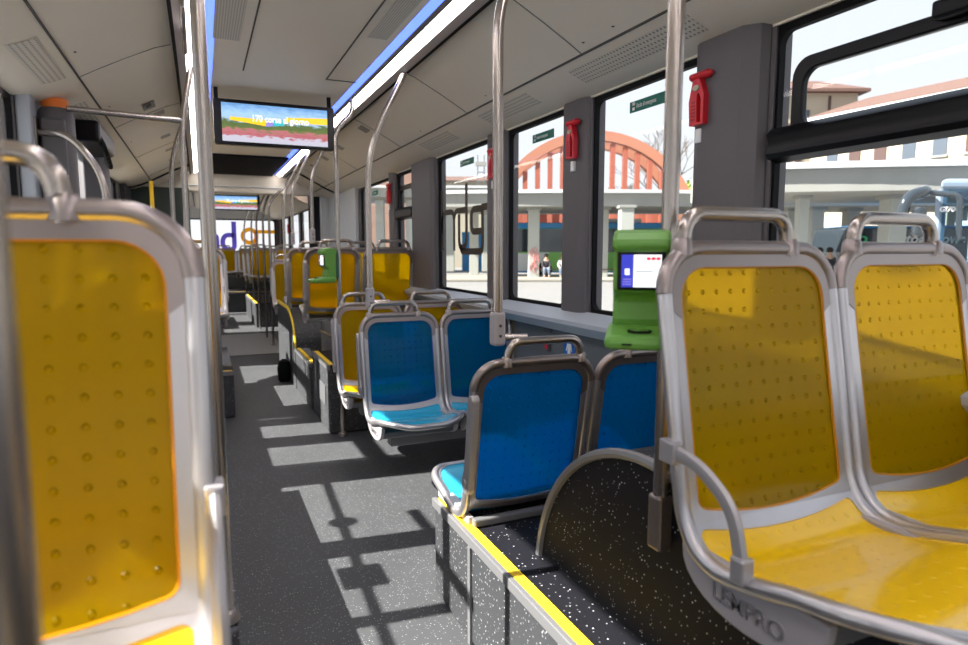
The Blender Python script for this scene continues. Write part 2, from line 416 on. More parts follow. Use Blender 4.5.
# pillar covers on the right wall
def pillar_cover(n, y0, y1, depth, z0=.90, z1=2.03, x=XR, cap=True):
    t = thing('trim_%d' % n, (x-depth/2, (y0+y1)/2, z0), kind='structure')
    MB().prism([(x, y0-.0), (x-depth*.55, y0+.015), (x-depth, y0+.07), (x-depth, y1-.03), (x-depth*.8, y1), (x, y1)], 'z', z0, z1).build('pillar_cover', 'pillar', t, bevel=.006)
    return t
t = pillar_cover(3, 1.575, 1.865, .06)
t = pillar_cover(4, 2.615, 2.84, .02); t = pillar_cover(5, 3.515, 3.77, .02)
t = pillar_cover(6, 4.765, 5.32, .035)
t = pillar_cover(7, 5.865, 5.995, .05)
# left wall pillar cover
t = thing('trim_8', (-.72, 3.8, .9), kind='structure')
box('pillar_cover', 'ledge', -.75, -.69, 3.64, 3.94, .9, 2.0, t, bevel=.01)
# portal, bellows and rear section ------------------------------------------
po = thing('trim_9', (.48, 9.1, 0), kind='structure')
MB().box(XL, XR, 9.1, 9.25, 2.02, 2.42).build('portal_header', 'ceil', po, bevel=.02)
MB().tube([(-.1, 9.09, 2.1), (.2, 9.09, 2.1), (1.06, 9.09, 2.1)], .008, 8).build('portal_lip', 'light_panel', po)
for s, xx in ((1, XR), (-1, XL)):
    a, b = sorted((xx, xx-.14*s)); MB().box(a, b, 9.1, 9.25, 0, 2.42).build('portal_jamb', 'light_panel', po, bevel=.02)
for s, xx in ((1, XR), (-1, XL)):
    a, b = sorted((xx, xx-.05*s)); tt = thing('trim_%d' % (10 if s > 0 else 11), ((a+b)/2, 8.2, 0), kind='structure')
    MB().box(a, b, 7.42 if s > 0 else 7.9, 9.1, .9, 2.02).build('wall_panel', 'light_panel' if s > 0 else 'dark_bellow', tt, bevel=.01)
for s, nm in ((1, 'trim_12'), (-1, 'trim_13')):
    xx = XR if s > 0 else XL; prof = [];
    t = thing(nm, (xx, 9.9, 0), kind='structure')
    ys = [9.25+1.35*k/18 for k in range(19)]
    poly = [(xx-(0 if k % 2 else .09)*s, y) for k, y in enumerate(ys)]+[(xx+.12*s, 10.6), (xx+.12*s, 9.25)]
    MB().prism(poly, 'z', -.02, 2.42).build('bellow_folds', 'dark_bellow', t)
t = thing('trim_14', (.48, 9.9, 2.2), kind='structure')
MB().prism([(y, 2.32-(0 if k % 2 else .07)) for k, y in enumerate(ys)]+[(10.6, 2.42), (9.25, 2.42)], 'x', XL, XR).build('bellow_roof', 'ceil', t)
# end walls
t = thing('wall_far', (.48, YE, 0), kind='structure')
MB().box(XL-.07, XR+.07, YE, YE+.06, -.02, 1.24).build('lower_wall', 'wall', t)
MB().box(XL-.07, XR+.07, YE, YE+.06, 1.98, 2.47).build('upper_wall', 'light_panel', t)
MB().box(XL-.07, -.45, YE, YE+.06, 1.24, 1.98).box(1.62, XR+.07, YE, YE+.06, 1.24, 1.98).build('wall_pillar', 'pillar', t)
t = thing('window_40', (.58, YE, 1.24), kind='structure')
MB().box(-.45, 1.62, YE+.02, YE+.026, 1.24, 1.98).build('pane', 'glass', t)
MB().ring(rrect(-.45, 1.62, 1.24, 1.98, .02), rrect(-.42, 1.59, 1.27, 1.95, .05), 'y', YE+.0, YE+.03).build('rubber_seal', 'black', t)
t = thing('wall_near', (.48, YB, 0), kind='structure')
MB().box(XL-.07, XR+.07, YB-.06, YB, -.02, .9).build('lower_wall', 'wall', t)
MB().box(XL-.07, XR+.07, YB-.06, YB, 2.1, 2.47).build('upper_wall', 'light_panel', t)
t = thing('window_41', (.48, YB, .9), kind='structure')
MB().box(XL-.07, XR+.07, YB-.04, YB-.034, .9, 2.1).build('pane', 'glass', t)

# ================================================================== PODS
def pod(name, x0, x1, y0, y1, z, edge, label, riser='podriser', edge_side=-1, ends=()):
    t = thing(name, ((x0+x1)/2, (y0+y1)/2, 0), label, 'seat platform')
    MB().box(x0, x1, y0, y1, 0, z-.012).build('riser', riser, t, bevel=.015)
    MB().box(x0+.002, x1-.001, y0+.002, y1-.002, z-.012, z).build('top_covering', 'podmat', t)
    e = MB(); g = MB()
    xe = x0 if edge_side < 0 else x1; s = 1 if edge_side < 0 else -1
    a, b = sorted((xe+.012*s, xe+.042*s)); e.box(a, b, y0+.012, y1-.012, z, z+.004)
    a, b = sorted((xe-.006*s, xe+.012*s)); g.box(a, b, y0-.006, y1+.006, z-.03, z+.003)
    for k in ends:
        yy = y0 if k < 0 else y1; q = 1 if k < 0 else -1
        a, b = sorted((yy+.012*q, yy+.042*q)); e.box(x0+.012, x1-.012, a, b, z, z+.004)
        a, b = sorted((yy-.006*q, yy+.012*q)); g.box(x0, x1, a, b, z-.03, z+.003)
    e.build('yellow_edge_strip', 'yellow_edge', t); g.build('edge_trim', 'trim', t, bevel=.003)
    return t
p = pod('seat_platform', .75, 1.695, -1.2, 2.16, .36, -1, 'speckled black platform with long yellow edge under the two nearest blue seats')
MB().box(.742, .752, 1.795, 1.815, 0, .33).build('riser_joint', 'trim', p)
pod('seat_platform', XL+.005, .045, -1.2, 3.46, .36, 1, 'platform with yellow edge at the left under the nearest yellow seat')
pod('seat_platform', .77, 1.695, 4.39, 5.09, .485, -1, 'speckled platform with yellow edge behind the facing blue seats')
pod('seat_platform', .76, 1.695, 5.13, 6.02, .38, -1, 'low platform with yellow edge beneath the raised yellow seats past the small green reader')
pod('seat_platform', XL+.005, .195, 5.15, 6.5, .36, 1, 'far left platform with yellow edge beside the aisle', ends=(-1,))
pod('seat_platform', .80, 1.695, 11.2, 13.6, .4, -1, 'dark platform in the far bus section on the right')
pod('seat_platform', XL+.005, .12, 11.2, 13.2, .4, 1, 'dark platform in the far bus section on the left')
pod('seat_platform', .3, 1.695, 14.2, 15.55, .42, -1, 'dark platform below the rear bench at the far end', ends=(-1,))
# wheel housings
def arch(y, z, r, x0, x1, label):
    t = thing('wheel_housing', ((x0+x1)/2, y, .36), label, 'wheel housing')
    zb = .362; a0 = math.asin((zb-z)/r)
    arc = [(y+r*math.cos(a), z+r*math.sin(a)) for a in [a0+(PI-2*a0)*k/40 for k in range(41)]]
    MB().prism(arc, 'x', x0, x1).build('arch_cover', 'podmat', t)
    MB().tube([(x0-.002, p[0], p[1]) for p in arc], .013, 8).build('arch_trim', 'trim', t)
    return t
arch(1.12, .30, .50, .898, 1.60, 'speckled black semicircular wheel housing with grey rim below the near yellow seats')
t = thing('wheel_housing', (1.2, 6.4, 0), 'tall curved wheel housing with yellow edge beyond the low platform', 'wheel housing')
arc = [(6.04, 0)]+[(6.04, .38)]+[(6.04+.62*(1-math.cos(a)), .38+.33*math.sin(a)) for a in [PI/2*k/12 for k in range(1, 13)]]+[(7.4, .71), (7.4, 0)]
MB().prism(arc, 'x', .76, 1.69).build('arch_cover', 'podriser', t)
MB().tube([(.765, a, b+.004) for a, b in arc[1:-1]], .02, 6, flat=(.5, 1)).build('yellow_edge_strip', 'yellow_edge', t)

# ================================================================== SEATS
ctrl = [(0, .49), (-.022, .36), (-.05, .2), (-.072, .08), (-.085, .02), (-.115, -.028), (-.17, -.048), (-.25, -.036), (-.33, -.014), (-.42, .0), (-.48, .0), (-.525, -.012)]
def catmull(P, n=14):
    out = []
    Q = [Vector(p) for p in P]; Q = [Q[0]*2-Q[1]]+Q+[Q[-1]*2-Q[-2]]
    for i in range(1, len(Q)-2):
        for k in range(n):
            t = k/n; a, b, c, d = Q[i-1:i+3]
            out.append(.5*((2*b)+(c-a)*t+(2*a-5*b+4*c-d)*t*t+(3*b-a-3*c+d)*t**3))
    out.append(Q[-2]); return out
PR = catmull(ctrl); SL = [0]
for a, b in zip(PR, PR[1:]): SL.append(SL[-1]+(b-a).length)
LEN = SL[-1]
def prof(s):
    if s <= 0: d = (PR[1]-PR[0]).normalized(); return PR[0]+d*s, d
    if s >= LEN: d = (PR[-1]-PR[-2]).normalized(); return PR[-1]+d*(s-LEN), d
    import bisect
    i = bisect.bisect_right(SL, s)-1; i = min(i, len(PR)-2)
    t = (s-SL[i])/(SL[i+1]-SL[i]); a, b = max(i-1, 0), min(i+2, len(PR)-1)
    return PR[i].lerp(PR[i+1], t), (PR[b]-PR[a]).normalized()
def on(x, s, off=0):
    p, d = prof(s); n = Vector((d.y, -d.x))
    if n.x > 0 and d.y < -.5: n = -n
    if abs(d.x) > .5 and n.y < 0: n = -n
    return (x, p.x+n.x*off, p.y+n.y*off)
class Patch:
    def __init__(s, s0, s1, W, r0, r1, bulge=0, b0=0):
        s.b0 = b0; s.s0, s.s1, s.W, s.r0, s.r1, s.b = s0, s1, W, r0, r1, bulge
    def hw(s, d):
        w = s.W; L = s.s1-s.s0
        if d < s.r0: w = min(w, s.W-s.r0+math.sqrt(max(0, s.r0**2-(s.r0-d)**2)))
        e = L-d
        if e < s.r1: w = min(w, s.W-s.r1+math.sqrt(max(0, s.r1**2-(s.r1-e)**2)))
        return w
    def pt(s, u, v, off=0):
        d = v*(s.s1-s.s0); x = u*s.hw(d)
        return x, s.s0+d+(s.b*v+s.b0*(1-v)**2)*(1-(x/s.W)**2)
    def loop(s, n=26):
        vs = [.5-.5*math.cos(PI*k/n) for k in range(n+1)]; vs = [.5*(a+k/n) if False else a for k, a in enumerate(vs)]
        m = 8
        L = [s.pt(-1+2*k/m, 0) for k in range(m)]+[s.pt(1, v) for v in vs[:-1]]+[s.pt(1-2*k/m, 1) for k in range(m)]+[s.pt(-1, 1-v) for v in vs[:-1]]
        return L
HW = .215
P_out = Patch(.0, .50, HW, .085, 0); P_in = Patch(.036, .475, .184, .06, .015, .022)
Q_out = Patch(.50, LEN, HW, 0, .165); Q_in = Patch(.508, LEN-.022, .197, .02, .15, 0, .024)
def sheet(patch, off, nu=14, nv=34, conc=.010, th=.004):
    m = MB(); vs = []
    for t in (0, 1):
        for j in range(nv+1):
            v = .5-.5*math.cos(PI*j/nv)
            for i in range(nu+1):
                u = -1+2*i/nu; x, s = patch.pt(u, v)
                e = conc*(1-u*u)*min(1, 6*v*(1-v)); vs.append(on(x, s, off-e-t*th))
    k = (nu+1)*(nv+1); fs = []
    for j in range(nv):
        for i in range(nu):
            a = j*(nu+1)+i; q = (a, a+1, a+nu+2, a+nu+1); fs.append(q); fs.append(tuple(x+k for x in q[::-1]))
    return m.add(vs, fs)
def frame_ring(po, pi_, off0, off1, cut=None):
    a, b = po.loop(), pi_.loop(); n = len(a); vs = []
    for off in (off0, off1):
        for L in (a, b):
            for x, s in L: vs.append(on(x, s, off))
    fs = []
    for i in range(n):
        j = (i+1) % n
        if cut and not cut(a[i], a[j]): continue
        fs += [(i, j, n+j, n+i), (2*n+i, 3*n+i, 3*n+j, 2*n+j), (i, 2*n+i, 2*n+j, j), (n+i, n+j, 3*n+j, 3*n+i)]
    return MB().add(vs, fs)
CUT = .10
def make_seat(colour, arm, side, detail=True, hoff=-.03):
    """faces -Y, origin under the seat pan on the height of the pan; side: x sign of the aisle side"""
    t = thing('bus_seat', (0, 0, 0))
    frame_ring(P_out, P_in, .007, -.007, lambda p, q: (p[1]+q[1])/2 > CUT).build('back_frame', 'frame', t, smooth=True)
    frame_ring(P_out, P_in, .0085, -.0085, lambda p, q: (p[1]+q[1])/2 <= CUT).build('frame_cap', 'cap', t, smooth=True)
    frame_ring(Q_out, Q_in, .006, -.008).build('pan_frame', 'frame', t, smooth=True)
    lp = [q for q in P_out.loop()]; lo = Q_out.loop()
    m = 8; n = 26
    topn = lp[:m]; right = lp[m:m+n]; left = lp[2*m+n:]
    rightq = lo[m:m+n]; front = lo[m+n:2*m+n]; leftq = lo[2*m+n:]
    seq = left[1:]+topn+right
    body = [p for p in rightq if p[1] > .501]+front+[p for p in leftq if p[1] > .515]
    cap_pts = [p for p in seq if p[1] <= CUT+.005]; 
    MB().tube([on(x, s, 0) for x, s in cap_pts], .0155, 10).build('cap_tube', 'cap', t, smooth=True)
    i0 = max(i for i, p in enumerate(seq) if p in cap_pts); after = seq[i0:]; before = seq[:min(i for i, p in enumerate(seq) if p in cap_pts)+1]
    MB().tube([on(x, s, 0) for x, s in after+body+before], .0145, 10).build('edge_tube', 'frame', t, smooth=True)
    pm, qm = ('ypanel', 'ypan') if colour == 'y' else ('bpanel', 'bpan')
    sheet(P_in, .002).build('backrest_panel', pm, t, smooth=True)
    sheet(Q_in, .003, conc=.008).build('seat_pan', qm, t, smooth=True)
    # rim line round the back panel
    L = [on(x*.995, s, .005) for x, s in P_in.loop()]
    MB().tube(L, .0028, 6, closed=True).build('panel_rim', mat('amber_rim', (.55, .22, .0), .3) if colour == 'y' else mat('navy_rim', (.0, .05, .3), .3), t, smooth=True)
    hp = fillet([(-.137, .0, .475), (-.125, .004, .556), (.125, .004, .556), (.137, .0, .475)], .065, 10)
    hp = [(p[0]+hoff, p[1], p[2]) for p in hp]
    MB().tube(hp, .0145, 12).build('grab_handle', 'pole', t, smooth=True)
    for x in (-.137+hoff, .137+hoff): MB().lathe([(.021, 0), (.019, .025), (.0135, .032)], (x, 0, .478), n=12).build('handle_socket', 'cap', t, smooth=True)
    if not detail: return t
    # side shell plate
    for s in ((side, -side) if detail else (side,)):
        poly = []
        for k in range(15):
            a = PI*k/14; poly.append((-.225-.15*math.cos(a)*1.0, -.035-.095*math.sin(a)**.8))
        if detail == 'pod': poly = [(p[0], max(p[1], -.062)) for p in poly]
        a, b = sorted((s*(HW-.006), s*(HW-.026)))
        pl = MB().prism(poly, 'x', a, b).build('side_plate', 'side', t, bevel=.004)
        if s == side and detail != 'pod':
            xx = s*(HW-.0055)
            mt = mtx((xx, -.155 if s < 0 else -.33, -.100), (0, -1 if s < 0 else 1, 0), (0, .0, 1))
            lt = text('lettering', 'LEMPRO', .04, 'frame', t, mt, .0022, bold=.0004); lt.parent = pl
    # support
    if detail == 'pod': bb = MB().box(-.20, .20, -.075, -.045, -.062, -.035)
    else: bb = MB().box(-.19, .19, -.34, -.27, -.105, -.072).box(-.19, .19, -.22, -.15, -.115, -.085)
    bb.build('support_beam', 'trim', t, bevel=.006)
    xs = side*(HW+.012)
    if arm == 'none': return t
    if arm == 'down':
        pth = fillet([(xs, -.065, .13), (xs, -.13, .125), (xs, -.21, .08), (xs, -.232, -.005)], .09, 8)
        ar = MB().tube(pth, .014, 8, flat=(1, .6)).build('armrest', 'armrest', t, smooth=True)
        MB().box(xs-.012, xs+.012, -.08, -.04, .108, .15).build('hinge', 'armrest', t, bevel=.004).parent = ar
        MB().box(xs-.013, xs+.013, -.247, -.219, -.035, .008).build('catch', 'armrest', t, bevel=.004).parent = ar
    else:
        q0, q1 = sorted((side*(HW-.004), side*(HW+.024)))
        ar = MB().prism([(.034, .385), (.022, .40), (.0, .395), (-.014, .37), (-.042, .15), (-.062, .11), (-.055, .07), (-.03, .06), (-.008, .08), (.0, .14), (.03, .33)], 'x', q0, q1).build('armrest', 'armrest', t, bevel=.006)
        MB().lathe([(.014, -.016), (.014, .016)], (xs, -.035, .10), 'x', n=12).build('hinge', 'armrest', t).parent = ar
    return t
def place(o, x, y, z, rz, label):
    o.location = (x, y, z); o.rotation_euler.z = rz
    tag(o, label, 'bus seat', 'seats of the bus'); return o
protos = {}
def seat(colour, arm, side, x, y, z, rz, label, detail=True, hoff=-.03):
    k = (colour, arm, side, detail, hoff)
    if k not in protos: protos[k] = o = make_seat(*k)
    else: o = copy_tree(protos[k])
    return place(o, x, y, z, rz, label)
AX, WX = .984, 1.445
Z1, Z0 = .795, .425
sA = seat('y', 'down', -1, AX, .945, Z1-.011, 0, 'large yellow seat at right with lowered armrest on its aisle side')
seat('y', 'none', -1, WX, .945, Z1-.011, 0, 'yellow seat by the window at the right edge of the photo')
seat('y', 'down', 1, -.224, .92, .828, 0, 'nearest yellow seat at the left, sunlit from behind', hoff=-.06)
seat('b', 'up', 1, AX, 1.81, Z0, PI, 'blue seat seen from behind on the platform edge beside the aisle', 'pod')
seat('b', 'none', 1, WX, 1.81, Z0, PI, 'blue seat seen from behind, next to the window below the green reader', 'pod')
seat('b', 'up', -1, AX+.012, 3.43, Z0, 0, 'blue seat facing the camera beside the aisle')
seat('b', 'none', -1, WX+.012, 3.43, Z0, 0, 'blue seat facing the camera on the window side')
seat('y', 'up', -1, AX, 4.1, Z0+.01, 0, 'low yellow seat right behind the camera-facing blue aisle seat')
seat('y', 'none', -1, WX, 4.1, Z0+.01, 0, 'low yellow seat right behind the camera-facing blue window seat')
seat('y', 'up', 1, AX, 5.27, Z1, PI, 'raised yellow seat seen from behind, past the small green reader')
seat('y', 'none', 1, WX+.015, 5.27, Z1, PI, 'raised yellow seat seen from behind against the wide window pillar')
seat('y', 'up', 1, AX, 6.38, Z1, PI, 'raised yellow seat half hidden behind the one with the green reader')
seat('y', 'none', 1, WX, 6.38, Z1, PI, 'raised yellow seat by the window, in the row past the wide pillar')
seat('y', 'up', -1, AX, 8.0, .66, 0, 'small distant yellow seat just before the articulation joint')
seat('y', 'up', 1, -.045, 5.55, Z1, 0, 'yellow seat peeking out behind the near left pole, across the aisle')
seat('y', 'up', 1, -.05, 6.35, Z1, PI, 'yellow seat further back on the far left platform')
seat('y', 'up', -1, 1.00, 12.4, .82, 0, 'bright yellow seat in the far section, aisle side of the front pair')
seat('y', 'none', -1, 1.48, 12.4, .82, 0, 'bright yellow seat in the far section, window side of the front pair')
seat('y', 'up', -1, 1.00, 13.7, .80, 0, 'yellow seat in the far section, aisle side of the second pair')
seat('y', 'none', -1, 1.48, 13.7, .80, 0, 'yellow seat in the far section, window side of the second pair')
for i, x in enumerate((.50, .98, 1.46)):
    seat('y', 'up', -1, x, 15.1, .82, 0, ['dark yellow rear bench seat in line with the aisle', 'rear bench seat, middle one of the back row', 'rear bench seat in the far right corner'][i])
seat('y', 'up', 1, -.12, 12.2, .82, 0, 'far section seat on the left platform')
# pedestals under raised seats beyond the reader
for (x, y, z0, z1, lb) in ((.93, 5.35, .38, .69, 'grey pedestal under the yellow seat with the small green reader'), (1.02, 1.92, .36, .33, None), ):
    if lb: o = MB().box(x-.03, x+.03, y-.09, y+.09, z0, z1).build('seat_pedestal', 'trim', bevel=.01); tag(o, lb, 'seat pedestal')
for (x, y, z0, z1, lb) in ((.95, 6.5, .80, .70, ''),): pass
o = MB().box(.768, .80, 1.97, 2.165, .365, .40).build('seat_bracket', 'light_panel', bevel=.004); tag(o, 'pale metal bracket holding the blue aisle seat on the platform edge', 'bracket')
o = MB().box(.86, 1.695, 3.14, 3.22, .26, .32).build('cantilever_beam', 'trim', bevel=.006); tag(o, 'grey beam fixed to the wall under the camera-facing blue seats', 'beam')
o = MB().box(.86, 1.695, 3.81, 3.89, .265, .33).build('cantilever_beam', 'trim', bevel=.006); tag(o, 'grey beam fixed to the wall under the low yellow seats', 'beam')

# ================================================================== POLES
def pole(pts, r, label, fil=.25, clamp=None, link=None, name='grab_pole', foot=None):
    t = thing(name, pts[0], label, 'grab pole', 'grab poles')
    MB().tube(fillet(pts, fil, 10), r, 16).build('tube', 'pole', t, smooth=True)
    if clamp:
        x, y, z0, z1, w = clamp
        MB().box(x-w, x+w, y-w, y+w, z0, z1).build('clamp', 'side', t, bevel=.01)
        for dz in (.3, .6): MB().lathe([(.005, 0), (.005, .004)], (x, y-w-.003, z0+(z1-z0)*dz), 'y', n=8).build('screw', 'seam', t)
    if link: MB().tube(link, .0125, 12).build('link_bar', 'pole', t, smooth=True)
    if foot: x, y, z = foot; MB().lathe([(.035, 0), (.03, .02), (r, .03)], (x, y, z), n=16).build('foot_flange', 'cap', t, smooth=True)
    return t
# out-of-focus pole at far left
t = pole([(-.0975, .36, .36), (-.0975, .36, 2.26)], .0175, 'blurred grab pole at the left edge of the photo, very close', foot=(-.0975, .36, .365))
t = pole([(.022, 1.62, .36), (.022, 1.62, 2.06), (-.045, 1.62, 2.26)][:1]+[(.018, 1.62, 2.265)], .0165, 'long vertical grab pole left of the aisle beside the nearest left seat', foot=(.018, 1.62, .365))
MB().lathe([(.022, 0), (.022, .03)], (.018, 1.62, 2.15), n=16).build('collar', 'cap', t, smooth=True)
t = pole([(.875, 1.05, .64), (.875, 1.05, 2.10), (1.0, 1.05, 2.24)], .017, 'vertical grab pole carrying the large green ticket reader', fil=.1)
MB().box(.856, .892, 1.03, 1.07, .635, .755).build('pole_bracket', 'cap', t, bevel=.006)
t = pole([(.868, 1.86, 1.0), (.868, 1.86, 2.04), (1.0, 1.86, 2.25)], .0165, 'grab pole with curved top rising from the handle of the blue aisle seat', clamp=(.868, 1.86, .965, 1.075, .022), link=[(.868, 1.86, .99), (.96, 1.83, .99)], fil=.18)
t = pole([(.842, 3.46, .99), (.842, 3.46, 1.82), (1.06, 3.46, 2.23)], .0165, 'grab pole with curved top above the camera-facing blue aisle seat', clamp=(.842, 3.46, .95, 1.07, .022), link=[(.842, 3.46, .99), (.95, 3.45, .99)], fil=.3)
t = pole([(.845, 4.33, 0), (.845, 4.33, 2.06), (.96, 4.33, 2.17), (.96, 4.33, 2.26)], .0155, 'floor-standing grab pole that carries the small green ticket reader', fil=.1, foot=(.845, 4.33, .002))
MB().tube(fillet([(.845, 4.34, .66), (.845, 5.12, .64)], .05), .012, 10).build('low_rail', 'pole', t, smooth=True)
for i, (y, zb, top, lb) in enumerate(((5.38, 1.33, (1.06, 2.2), 'curved grab pole above the seat beside the small green reader'), (6.6, 1.33, (1.06, 2.2), 'curved grab pole above the half hidden yellow seat'),
        (7.3, .712, (1.06, 2.2), 'curved grab pole standing on the tall curved wheel housing'), (8.9, 0, (1.06, 2.05), 'curved grab pole next to the portal of the joint'))):
    pole([(.845, y, zb), (.845, y, 1.9), (top[0]-.03, y, top[1]+.03)], .0155, lb, fil=.25, clamp=(.845, y, zb, zb+.12, .02) if zb > 1 else None, foot=(.845, y, 0.002) if zb == 0 else None)
for y, lb in ((9.75, 'far thin pole, first beyond the ceiling portal'), (10.9, 'far thin pole, second beyond the ceiling portal'), (12.0, 'far thin pole, in front of the bright far seats'), (14.0, 'far thin pole, the most distant one near the rear bench')):
    pole([(.84, y, .41 if y > 11.2 and y < 13.6 else 0.0), (.84, y, 1.85), (1.0, y, 2.2)], .0155, lb, fil=.2)
pole([(-.06, 3.9, 0), (-.06, 3.9, 1.95), (.0, 3.9, 2.25)], .0155, 'grab pole hidden mostly behind the near left pole, at the end of the cross rail', fil=.1)
pole([(-.16, 5.0, 0), (-.16, 5.0, 1.9), (-.03, 5.0, 2.25)], .0155, 'curved grab pole at the left of the aisle past the door columns', fil=.25)
# curved loop along the left strip
for y, lb in ((2.4, 'bent tube loop hanging by the left light strip, nearer one'), (3.0, 'bent tube loop hanging by the left light strip, farther one')):
    o = MB().tube(fillet([(-.02, y-.28, 2.25), (-.02, y-.2, 2.12), (-.02, y+.2, 2.12), (-.02, y+.28, 2.25)], .08), .011, 10).build('ceiling_loop', 'pole', smooth=True); tag(o, lb, 'grab loop')
o = MB().tube([(-.56, 3.74, 1.955), (-.06, 3.9, 1.965)], .0155, 12).build('cross_rail', 'pole', smooth=True); tag(o, 'horizontal steel rail under the left ceiling leading to the near pole', 'rail')
o = MB().tube(fillet([(-.685, 3.72, 1.83), (-.535, 3.6, 1.815), (-.405, 3.6, 1.63), (-.402, 3.6, .9)], .12, 8), .017, 12).build('bent_rail', 'pole', smooth=True); tag(o, 'bent steel rail curving down from the left wall pillar', 'rail')
MB().box(-.69, -.68, 3.69, 3.75, 1.76, 1.90).build('wall_plate', 'pole', None); bpy.data.objects['wall_plate'].parent = None
wp = bpy.data.objects['wall_plate']; tag(wp, 'small steel plate fixing the bent rail to the pillar', 'bracket')
# door columns
for (x, y, r, zt, lb) in ((-.62, 3.82, .08, 1.962, 'grey rounded door column with orange cap'), (-.62, 5.02, .09, 1.99, 'grey rounded door column behind the bent rail')):
    t = thing('door_column', (x, y, 0), lb, 'door column')
    MB().lathe([(r, 0), (r, zt-.03), (r*.8, zt)], (x, y, 0), n=24).build('column', 'pillar', t, smooth=True)
    MB().box(x-.05, x+.05, y-r-.02, y-r+.03, .1, zt-.06).build('column_rib', 'pillar', t, bevel=.01)
    if y < 4: MB().lathe([(r*.72, 0), (r*.75, .02), (r*.7, .045), (r*.4, .05)], (x, y, zt), n=20).build('cap', 'orange', t, smooth=True)
t = thing('door_mechanism', (-.52, 4.6, 1.85), 'black door drive and cables above the left door', 'door mechanism')
MB().box(-.66, -.48, 4.2, 4.88, 1.87, 1.99).build('housing', 'blackgloss', t, bevel=.02)
for k in range(4): MB().tube(fillet([(-.5, 4.25+.05*k, 1.93), (-.46, 4.3+.05*k, 1.82-.02*k), (-.5, 4.6+.04*k, 1.80), (-.52, 4.85, 1.93)], .08), .014, 8).build('hose', 'black', t, smooth=True)
# left stretch before the joint
t = thing('partition', (-.4, 7.7, 0), 'dark greenish partition with yellow post at the far left', 'partition')
MB().box(XL+.01, -.09, 8.6, 8.64, 0, 2.02).build('panel', mat('dark_green_partition', (.02, .035, .03), .35), t)  # added dark sheet standing in for dark window reflections
MB().tube([(-.44, 7.7, 0), (-.44, 7.7, 2.0)], .02, 12).build('post', 'yellow_edge', t, smooth=True)
# unseen handrail by the left windows; bar, box, disc added for aisle shadows
t = thing('window_handrail', (-.68, 2.8, 1.1), 'steel handrail along the left window wall out of view', 'rail')
MB().tube(fillet([(-.74, 3.66, 1.17), (-.66, 3.6, 1.17), (-.66, 1.7, 1.08), (-.74, 1.6, 1.08)], .06), .016, 10).build('tube', 'pole', t, smooth=True)
MB().tube([(-.72, 1.95, 1.53), (-.72, 3.1, 1.53)], .022, 10).build('upper_bar', 'pole', t, smooth=True)
MB().box(-.67, -.65, 2.42, 2.60, 1.04, 1.20).build('button_box', 'blackgloss', t, bevel=.02)
MB().lathe([(.055, -.01), (.055, .01)], (-.66, 3.05, 1.15), 'x', n=20).build('round_button', 'blackgloss', t)
# ================================================================== SCREENS
def img_mat(name, cx, cz, w, h):
    m, nt, b = nodes_of(name)
    tc = nt.nodes.new('ShaderNodeTexCoord'); sp = nt.nodes.new('ShaderNodeSeparateXYZ'); nt.links.new(tc.outputs['Generated'], sp.inputs[0])
    n = nt.nodes.new('ShaderNodeTexNoise'); n.inputs['Scale'].default_value = 13; n.inputs['Detail'].default_value = 8; nt.links.new(tc.outputs['Generated'], n.inputs['Vector'])
    z = math_node(nt, 'ADD', sp.outputs[2], math_node(nt, 'MULTIPLY', math_node(nt, 'SUBTRACT', n.outputs['Fac'], .5), .42))
    cr = nt.nodes.new('ShaderNodeValToRGB'); el = cr.color_ramp.elements
    el[0].position = 0; el[0].color = (.42, .42, .5, 1); el[1].position = 1; el[1].color = (.12, .26, .5, 1)
    for pos, c in ((.14, (.45, .42, .5)), (.2, (.36, .1, .12)), (.3, (.4, .14, .15)), (.36, (.12, .15, .05)), (.5, (.08, .12, .04)), (.58, (.3, .42, .5)), (.75, (.3, .48, .72))):
        e = el.new(pos); e.color = (*c, 1)
    nt.links.new(z, cr.inputs[0])
    nt.links.new(cr.outputs[0], b.inputs['Emission Color']); b.inputs['Emission Strength'].default_value = 1.1
    b.inputs['Base Color'].default_value = (0, 0, 0, 1); b.inputs['Specular IOR Level'].default_value = .1
    return m
M['picture'] = img_mat('landscape_on_screen', 0, 0, 1, 1)
def emat(n, c, s): return mat(n, tuple(x*.2 for x in c), .4, emis=c, estr=s)
M['e_yellow'] = emat('screen_yellow', (1, .55, .02), .9); M['e_teal'] = emat('screen_teal', (.05, .5, .55), .8); M['e_purple'] = emat('screen_purple', (.3, .25, .7), .8)
M['e_white'] = emat('screen_white', (.9, .93, .95), .95); M['e_blue'] = emat('screen_blue', (.03, .04, .45), .9); M['e_red'] = emat('screen_red', (.8, .01, .05), .9); M['e_grey'] = emat('screen_grey', (.35, .36, .4), .8)
